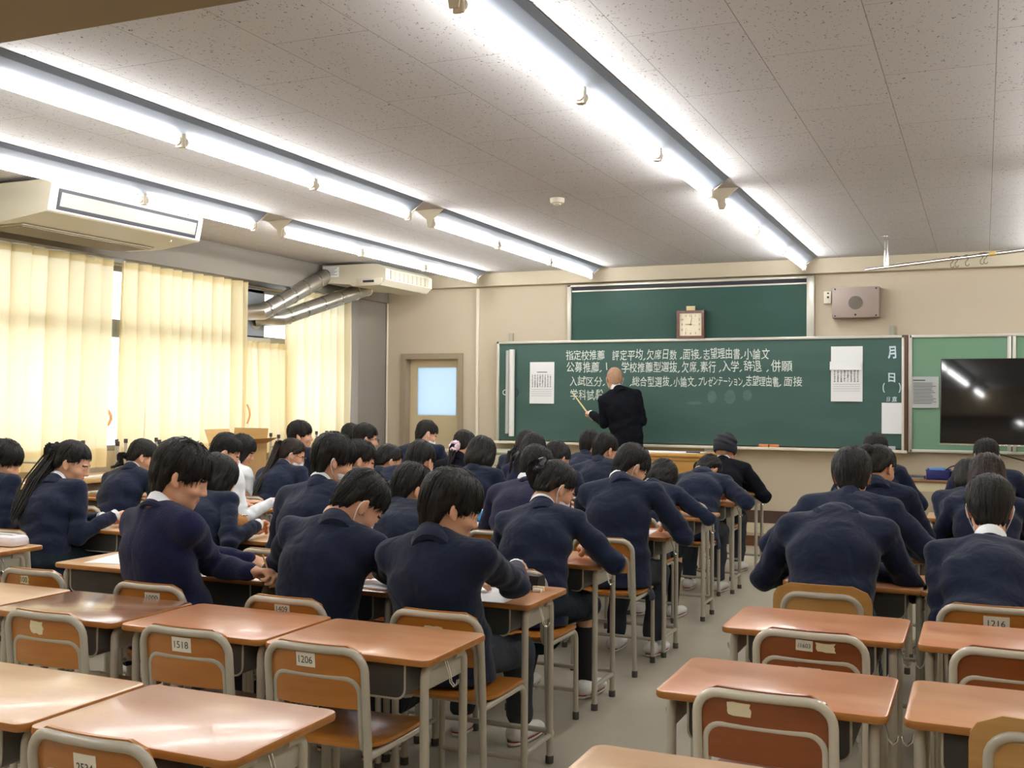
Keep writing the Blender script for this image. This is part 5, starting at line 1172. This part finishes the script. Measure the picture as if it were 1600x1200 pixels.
# column by the aisle
r, k = student('side-swept hair boy in profile by the aisle', 'boy with side-swept hair in navy blazer writing, profile showing, by the aisle', 706, 729, 1, 0, style='mop', hseed=2, yaw=-48, pitch=22, hs=1.05, ty=-6, collar=0, L=.48, eo=(.3, 1.4), wrp=(806, 889, .775), wl=(-.14, .10), top_i=0, hyfix=-.17, chy=-.22, chx=.08, num=('', .0, .66, .07, .03, True), dx=.0, feet=((-.28, .72), (-.01, .70)))
pen_in(k, 'white pen held by the side-swept hair boy by the aisle', white)
student('masked girl with a shiny scrunchie bun', 'masked girl with tied-up hair and shiny dark scrunchie, navy blazer, by the aisle', 869, 718, 1, 1, 'f', 'ponytail', yaw=-38, pitch=34, roll=3, mask='white', scrunchie='shiny', tie=(-.03, -.110, .040), len=.11, tw=.05, collar=.010, nl=.012, eo=1.1, wr=(.17, .12), top_i=4, chy=-.285, chx=.02, feet=((-.20, .42), (.10, .46)))
student('masked boy with short hair, third by the aisle', 'boy with short black hair and white mask bent over, third along the aisle', 986, 692, 1, 2, yaw=-40, pitch=40, mask='white', hseed=3, eo=1.2, wr=(.19, .12), collar=.004, top_i=4, num=('1529', -.02, .68))
student('girl bowed low over her desk by the aisle', 'girl with sleek dark hair bowed low beside the steel chair frames', 1034, 716, 1, 3, 'f', 'bob', yaw=-30, pitch=58, eo=1.3, wr=(.18, .14), collar=.008, top_i=0)
student('boy slumped with his head sunk forward', 'boy slumped forward with head sunk below his blazer collar, one ear showing', 1106, 709, 1, 4, yaw=-30, pitch=72, roll=-8, eo=1.4, wr=(.20, .10), collar=0, hseed=3, top_i=4)
student('student in a dark knitted hat', 'student in a dark wrapped hat and navy blazer in front of the chalk tray', 1134, 675, 1, 5, style='crop', cap=True, yaw=-10, pitch=12, collar=.01, eo=1.1, wr=(.17, .12), top_i=0, cloth=suit)
# second column
student('close-cropped boy with head down', 'boy with close-cropped hair bowed deep, mask loop on his ear, navy blazer', 562, 731, 2, 0, style='fade', yaw=-35, pitch=48, roll=4, mask='white', hs=1.05, collar=0, eo=(.8, .25), wr=(.10, .15), top_i=3, hyfix=.0, chy=-.23, num=('1409', .0, .683, .064, .044), dx=-.06, chx=.05)
student('smooth round-haired boy behind the cropped boy', 'boy with smooth rounded black hair between the cropped and side-swept boys', 643, 721, 2, 1, style='mop', hseed=4, yaw=-30, pitch=30, dx=.08, collar=0, cloth=navy2, top_i=0, ck='dark', eo=(.2, .6))
student('curly-haired boy in a plum navy sweater', 'curly-haired boy in a dull purple-navy sweater with white collar', 838, 694, 2, 2, style='short', hseed=5, yaw=-25, pitch=30, top='sweater', cloth=knitp, collar=.014, top_i=4, eo=(.6, .3))
student('girl with parted hair behind the curly boy', 'girl with parted dark hair facing down, just past the curly-haired boy', 870, 688, 2, 3, 'f', 'pony', yaw=-25, pitch=34, collar=0)
student('boy with straight hair and one ear showing', 'boy with straight black hair and one ear showing, seated before the teacher', 946, 676, 2, 4, yaw=-35, pitch=28, hseed=2, collar=0, cloth=navy2)
# third column
r, k = student('navy sweater boy', 'boy with bushy hair in a navy knit sweater and white collar, holding a pencil', 285, 684, 3, 0, style='mop', hseed=6, yaw=-55, pitch=24, hs=1.10, top='sweater', collar=.012, nl=.02, L=.49, wrp=(388, 893), wl=(.10, .16), top_i=3, hyfix=-.17, chy=-.22, ty=-14, chx=.08, num=('1000', .03, .672, .07, .04), cuff=False, dx=.0, bulk=1.06)
pen_in(k, 'tan pencil upright in the hand of the navy sweater boy', mat('pencil_tan', hexlin(190, 140, 84), .5))
student('masked boy with tousled hair and white collar', 'tall boy with tousled hair, white collar and mask loops, head turned aside', 522, 675, 3, 1, style='mop', hseed=2, yaw=-45, pitch=20, mask='white', collar=.012, nl=.02, L=.50, wr=(.17, .12), top_i=3, hs=1.04, eo=(.6, .3))
student('boy with flat short hair and ears showing', 'boy with flat short hair seen from behind, both ears showing', 657, 688, 3, 2, style='fade', yaw=-8, pitch=30, dx=.10, collar=0, eo=.4)
student('bob-haired girl in mid class', 'girl with a full straight bob covering her collar, centre of the class', 753, 680, 3, 3, 'f', 'bob', yaw=-14, pitch=26, hs=1.04, collar=0)
student('long-haired girl in front of another', 'girl with long straight black hair, the one overlapping her long-haired neighbour', 834, 675, 3, 4, 'f', 'long', yaw=-15, pitch=28, len=.14, collar=.01, top='sweater', cloth=knit)
student('boy with round short hair near the teacher', 'boy with round short hair overlapped by the straight-haired boy before the teacher', 922, 671, 3, 5, yaw=-20, pitch=24, collar=0)
# fourth column
student('bob-haired girl beside the white shirt boy', 'girl with a smooth black bob leaning forward beside the boy in white shirt', 340, 707, 4, 1, 'f', 'bob', hseed=2, yaw=-25, pitch=30, hs=1.06, collar=0, wr=(.20, .10), eo=1.2)
student('boy half hidden past the tousled boy', 'boy half hidden past the tousled masked boy, ear and cheek showing', 562, 686, 4, 2, yaw=-50, pitch=22, dx=-.05, hseed=3, collar=.004, eo=(.6, .2))
student('low ponytail girl in mid class', 'girl with a low smooth ponytail and bare ear, beside the flat-haired boy', 608, 693, 4, 3, 'f', 'ponytail', yaw=-40, pitch=26, tie=(0, -.112, -.03), len=.20, collar=0, tw=.028)
student('girl with a pale frilly scrunchie', 'girl with a pale pink frilly scrunchie by the grey cabinet', 726, 671, 4, 4, 'f', 'ponytail', yaw=-15, pitch=22, tie=(.01, -.112, -.055), scrunchie='frill', len=.14, collar=0, cloth=suit)
student('long-haired girl past another', 'girl with long black hair leaning aside, the one partly behind her neighbour', 824, 671, 4, 5, 'f', 'long', hseed=2, yaw=-10, pitch=30, len=.26, collar=0)
# window block, aisle side
student('girl with a long ponytail and black scrunchie', 'girl with a long wavy ponytail, black scrunchie and white collar, face in profile', 114, 687, 5, 1, 'f', 'ponytail', yaw=-62, pitch=24, scrunchie='black', tie=(0, -.108, .028), len=.38, tw=.062, collar=.014, nl=.02, hs=1.03, wr=(.22, .10), wl=(.10, .12), num=('101', .0, .668, .058, .04, True), chx=.02)
student('boy in a white shirt', 'boy in a white shirt without blazer reaching across his desk', 353, 676, 5, 2, style='fade', hseed=2, yaw=-50, pitch=30, top='shirt', wr=(.30, .13), wl=(.05, .14), hs=1.0)
student('ponytail girl wearing glasses and mask', 'girl with a straight high ponytail, glasses and lowered mask', 457, 684, 5, 3, 'f', 'ponytail', yaw=-50, pitch=24, hair=hairb, tie=(0, -.108, .045), len=.42, tw=.030, mask='white', glasses=True, collar=.012, eo=(.3, .7))
student('boy wearing glasses toward the corner', 'boy with neat short hair and glasses, looking toward the board, by the door', 572, 661, 5, 4, yaw=-50, pitch=10, hseed=3, glasses=True, collar=0)
student('masked boy leaning forward before the door', 'masked boy with tousled hair leaning forward in front of the door', 667, 656, 5, 5, yaw=-48, pitch=28, roll=-10, mask='white', hseed=2, collar=0, eo=1.2)
# window block, window side
student('short-haired boy at the window edge', 'boy with full short hair and white collar at the picture edge beside the curtains', 6, 685, 6, 1, style='mop', hseed=4, yaw=-55, pitch=26, collar=.012)
student('girl with a small low ponytail', 'girl with a small low ponytail and white collar beside the bright curtain gap', 224, 685, 6, 2, 'f', 'ponytail', yaw=-45, pitch=26, tie=(0, -.112, -.045), len=.085, tw=.024, collar=.012)
student('girl in a white shirt past the white shirt boy', 'long-haired girl in a white shirt, partly behind the white-shirted boy', 379, 677, 6, 3, 'f', 'long', dx=-.08, yaw=-60, pitch=26, top='shirt', len=.06, eo=(.7, .3))
student('window-side boy in profile', 'boy with round hair looking sideways, face in profile against the cream curtains', 470, 656, 6, 4, style='mop', hseed=2, yaw=-62, pitch=4, collar=0, hs=.98)
student('dark-haired student behind the glasses boy', 'dark-haired student mostly hidden behind the boy with glasses', 549, 661, 6, 5, yaw=-20, pitch=20, hseed=3, collar=0)
# desks by the TV side
student('student slumped with no head visible', 'student folded over the desk so only blazer back and elbows show', 1311, 806, 0, 0, style='short', yaw=0, pitch=125, cx=-.50, far_y=5.13, hyfix=.13, nf=1.0, eo=1.5, wr=(.10, .22), wl=(-.12, .22), collar=0, top_i=4, ck='pale', chy=-.19, dx=-.0, mkdesk=True, sdrop=.085)
student('broad boy wearing a black mask', 'broad-shouldered boy with thick hair and black mask, past the slumped student', 1331, 697, 0, 0, style='mop', hseed=2, yaw=8, pitch=30, cx=-.53, far_y=6.05, mask='black', collar=0, bulk=1.08, hs=1.06, eo=1.3, wr=(.22, .1), wl=(-.2, .1))
student('girl with tied hair beside the broad boy', 'girl with tied dark hair peeking out from behind the broad boy', 1374, 694, 0, 0, 'f', 'bun', yaw=-30, pitch=26, cx=-.60, far_y=7.0, len=.0, tie=(-.02, -.10, .05), collar=0)
student('boy seated before the timetable sheet', 'boy with plain short hair in front of the blank white sheet on the board', 1368, 677, 0, 0, yaw=-20, pitch=20, cx=-.72, far_y=9.2, hseed=2, collar=.004)
student('boy with a tall white collar', 'boy with round hair and a tall bright white collar, edge of the TV side', 1546, 740, 0, 0, style='mop', hseed=3, yaw=3, pitch=30, cx=.06, far_y=5.10, collar=.030, nl=.045, hs=1.03, mask='white', chy=-.25, num=('1216', .02, .665, .085, .05), top_i=0)
student('brown long-haired girl below the TV', 'girl with long brown hair seen from behind below the TV', 1542, 707, 0, 0, 'f', 'long', hair=hairb, yaw=0, pitch=26, cx=.09, far_y=7.05, len=.16, collar=0, hs=1.08, top_i=4)
student('dark-haired girl behind the brown-haired girl', 'dark-haired girl whose hair edge shows beside the brown-haired girl', 1513, 716, 0, 0, 'f', 'bob', yaw=0, pitch=34, cx=-.06, far_y=8.15, collar=0)
student('boy just below the TV screen', 'boy with spiky short hair and an ear showing, just below the TV screen', 1541, 684, 0, 0, yaw=14, pitch=22, cx=.10, far_y=9.2, hseed=2, mask='white', collar=0)
# teacher
tz = .135; TP = np.array([-3.42, 11.22, 0.])
d_ = ray(960, 592); Hh = d_*(11.27/d_[1])+np.array([0, 0, CAMH]); root = thing('person', 'bald teacher in a black suit and mask pointing at the chalkboard with a stick', 'person', (Hh[0]+.03, 11.20, 0)); off = np.array([Hh[0]+.03, 11.20, 0]); H = Hh-off
R = rotm(math.radians(28), math.radians(8), 0)
def at(u, v, y): q = ray(u, v); return q*(y/q[1])+np.array([0, 0, CAMH])-off
N = at(966, 610, 11.22); P = np.array([.13, .04, tz+.93]); uu = unit(N-P); X = np.array([math.cos(.42), math.sin(.42), 0]); X = unit(X-uu*(X @ uu)); f = np.cross(uu, X); C = P+(N-P)*.6-f*.02; S = np.array([N-uu*.085-X*.175, N-uu*.085+X*.175])
E0 = at(944, 662, 11.16); W0 = at(925, 647, 11.36); E1, W1 = ik(S[1], P+X*.10+f*.24+np.array([0, 0, .12]), .29, .25, X*.35-f*.4+np.array([0, 0, -1.]))
hip = np.array([P+[-.09, 0, -.02], P+[.09, 0, -.02]]); kn = np.array([[-.07, .03, tz+.49], [.12, .03, tz+.49]]); an = np.array([[-.08, .0, tz+.08], [.13, .0, tz+.08]])
K = dict(P=P, N=N, H=H, R=R, X=X, u=uu, f=f, S=S, E=np.array([E0, E1]), W=np.array([W0, W1]), C=C, hip=hip, knee=kn, ank=an, hem=np.array([0, 0, -.16]), stand=True, hf=f, hd=[unit([-1, .25, .25]), unit(f-X)], hu=[unit([.1, -.6, .9]), unit([0, 0, 1.])])
figure(root, K, dict(sex='m', style='crop', top='suit', h=.0135, seed=3., mask='white', collar=.030, hands=('grip', 'rest'), hs=1.06, yaw=.5, hair=stubble))
a = W0+off+K['HM'][0] @ np.array([.01, .085, -.030]); tip = ray(894, 613); tip = tip*(11.66/tip[1])+np.array([0, 0, CAMH]); d = unit(tip-a)
po = thing('pointer_stick', 'pale wooden pointer stick in the teacher hand aimed at the writing', 'pointer', tuple(a)); m = MB(); m.tube([d*-.09, d*(np.linalg.norm(tip-a))], .011, 10, r2=.006); m.build('stick', mat('stick_wood', hexlin(228, 206, 150), .5), po); m = MB(); m.tube([d*-.10, d*-.02], .0125, 10); m.build('grip', mat('stick_grip', hexlin(214, 190, 134), .6), po)
# ------------------------------------------------------------------ things on the desks
pc = thing('pencil_case', 'black zipped pencil case on the side-swept hair boy desk', 'pencil case', (-1.74, 4.05, DZ)); m = MB(); m.xprism([(-.035, 0), (.035, 0), (.042, .025), (.03, .055), (-.03, .055), (-.042, .025)], -.105, .105); m.build('case_body', black, pc); MB().tube([(-.1, -.02, .056), (.1, -.02, .056)], .003, 6).build('zipper', chrome, pc); MB().rbox(.085, .135, -.05, -.035, .0, .02, .003).build('charm', mat('charm_cream', hexlin(222, 204, 164), .6), pc)
o = MB().rbox(-.018, .018, -.011, .011, 0, .014, .003).build('eraser', white, loc=(-1.625, 3.985, DZ)); tag(o, 'small white eraser on the desk beside the black pencil case', 'eraser')
pc = thing('pencil_case', 'blue and white soft pencil case on a desk past the side-swept hair boy', 'pencil case', (-2.95, 6.13, DZ)); m = MB(); m.sphere((0, 0, .04), .105, .05, .045, 18, 10); m.build('case_body', mat('case_blue', hexlin(72, 156, 214), .6, bump=.2, bscale=30), pc); m = MB(); m.sphere((.0, .012, .060), .085, .035, .032, 16, 8); m.build('white_top', white, pc)
pc = thing('tissue_pouch', 'white soft tissue pouch on the empty tan desk by the window', 'pouch', (-4.58, 4.03, DZ)); m = MB(); m.slab(0, 0, 0, .22, .12, .055, .03, .022, 4); m.build('pouch_body', mat('pouch_white', hexlin(232, 228, 236), .5, bump=.2, bscale=25), pc); MB().rbox(-.06, .06, -.012, .012, .055, .062, .003).build('flap', white, pc)
pc = thing('plush_pouch', 'fluffy tan pencil pouch on the desk beside the bob-haired girl', 'pouch', (-3.93, 5.06, DZ)); m = MB(); m.sphere((0, 0, .048), .085, .05, .05, 18, 10); m.build('plush_body', mat('plush_tan', hexlin(196, 146, 92), .95, bump=.8, bscale=120, var=.15, vscale=30), pc); MB().tube([(-.07, 0, .092), (0, 0, .100), (.07, 0, .092)], .003, 6).build('zipper', chrome, pc)
pc = thing('plush_pouch', 'beige patterned pouch on the brown-haired girl desk', 'pouch', (-.10, 6.93, DZ)); m = MB(); m.sphere((0, 0, .062), .085, .05, .064, 18, 10); m.build('pouch_body', mat('pouch_beige', hexlin(206, 178, 132), .8, var=.3, vscale=26), pc); MB().rbox(-.05, .06, -.06, -.045, .0, .016, .003).build('white_strap', white, pc)
pc = thing('pencil_case', 'pink pencil case with a white tag past the beige pouch', 'pencil case', (-.19, 8.02, DZ)); m = MB(); m.xprism([(-.04, 0), (.04, 0), (.04, .04), (.02, .07), (-.02, .07), (-.04, .04)], -.09, .09); m.build('case_body', mat('case_pink', hexlin(222, 160, 176), .6, var=.2, vscale=30), pc); MB().rbox(.06, .075, -.01, .01, .05, .1, .003).build('white_tag', white, pc)
sheet_on(-2.78, 4.0, 'white worksheet under the hand of the navy sweater boy', .1)
sheet_on(-2.28, 3.92, 'white worksheet beside the close-cropped boy with head down', -.1)
sheet_on(-1.76, 3.85, 'white worksheet under the arm of the side-swept hair boy', .05)
sheet_on(-1.86, 6.05, 'white worksheet in front of the third boy along the aisle', .1)
sheet_on(-4.46, 5.0, 'red-edged white worksheet in front of the long ponytail girl', .1, m=paper); o = MB().rbox(-.10, .10, -.02, .02, 0, .004, .001).build('notebook', mat('note_red', hexlin(168, 50, 62), .6), loc=(-4.42, 4.84, DZ+.004)); tag(o, 'thin red notebook beside the long ponytail girl', 'notebook')
sheet_on(-3.72, 3.93, 'loose white paper on the unused desk beside the navy sweater boy', .25)
sheet_on(-2.62, 5.0, 'cream worksheet beside the smooth round-haired boy', .0, m=stick_old)
o = sheet_on(-2.95, 6.0, 'white paper under the blue and white pencil case', .1)
# the pattern pieces kept below the floor are no longer needed
for p in PROTOS:
    for c in list(p.children):
        for g in list(c.children): bpy.data.objects.remove(g)
        bpy.data.objects.remove(c)
    bpy.data.objects.remove(p)
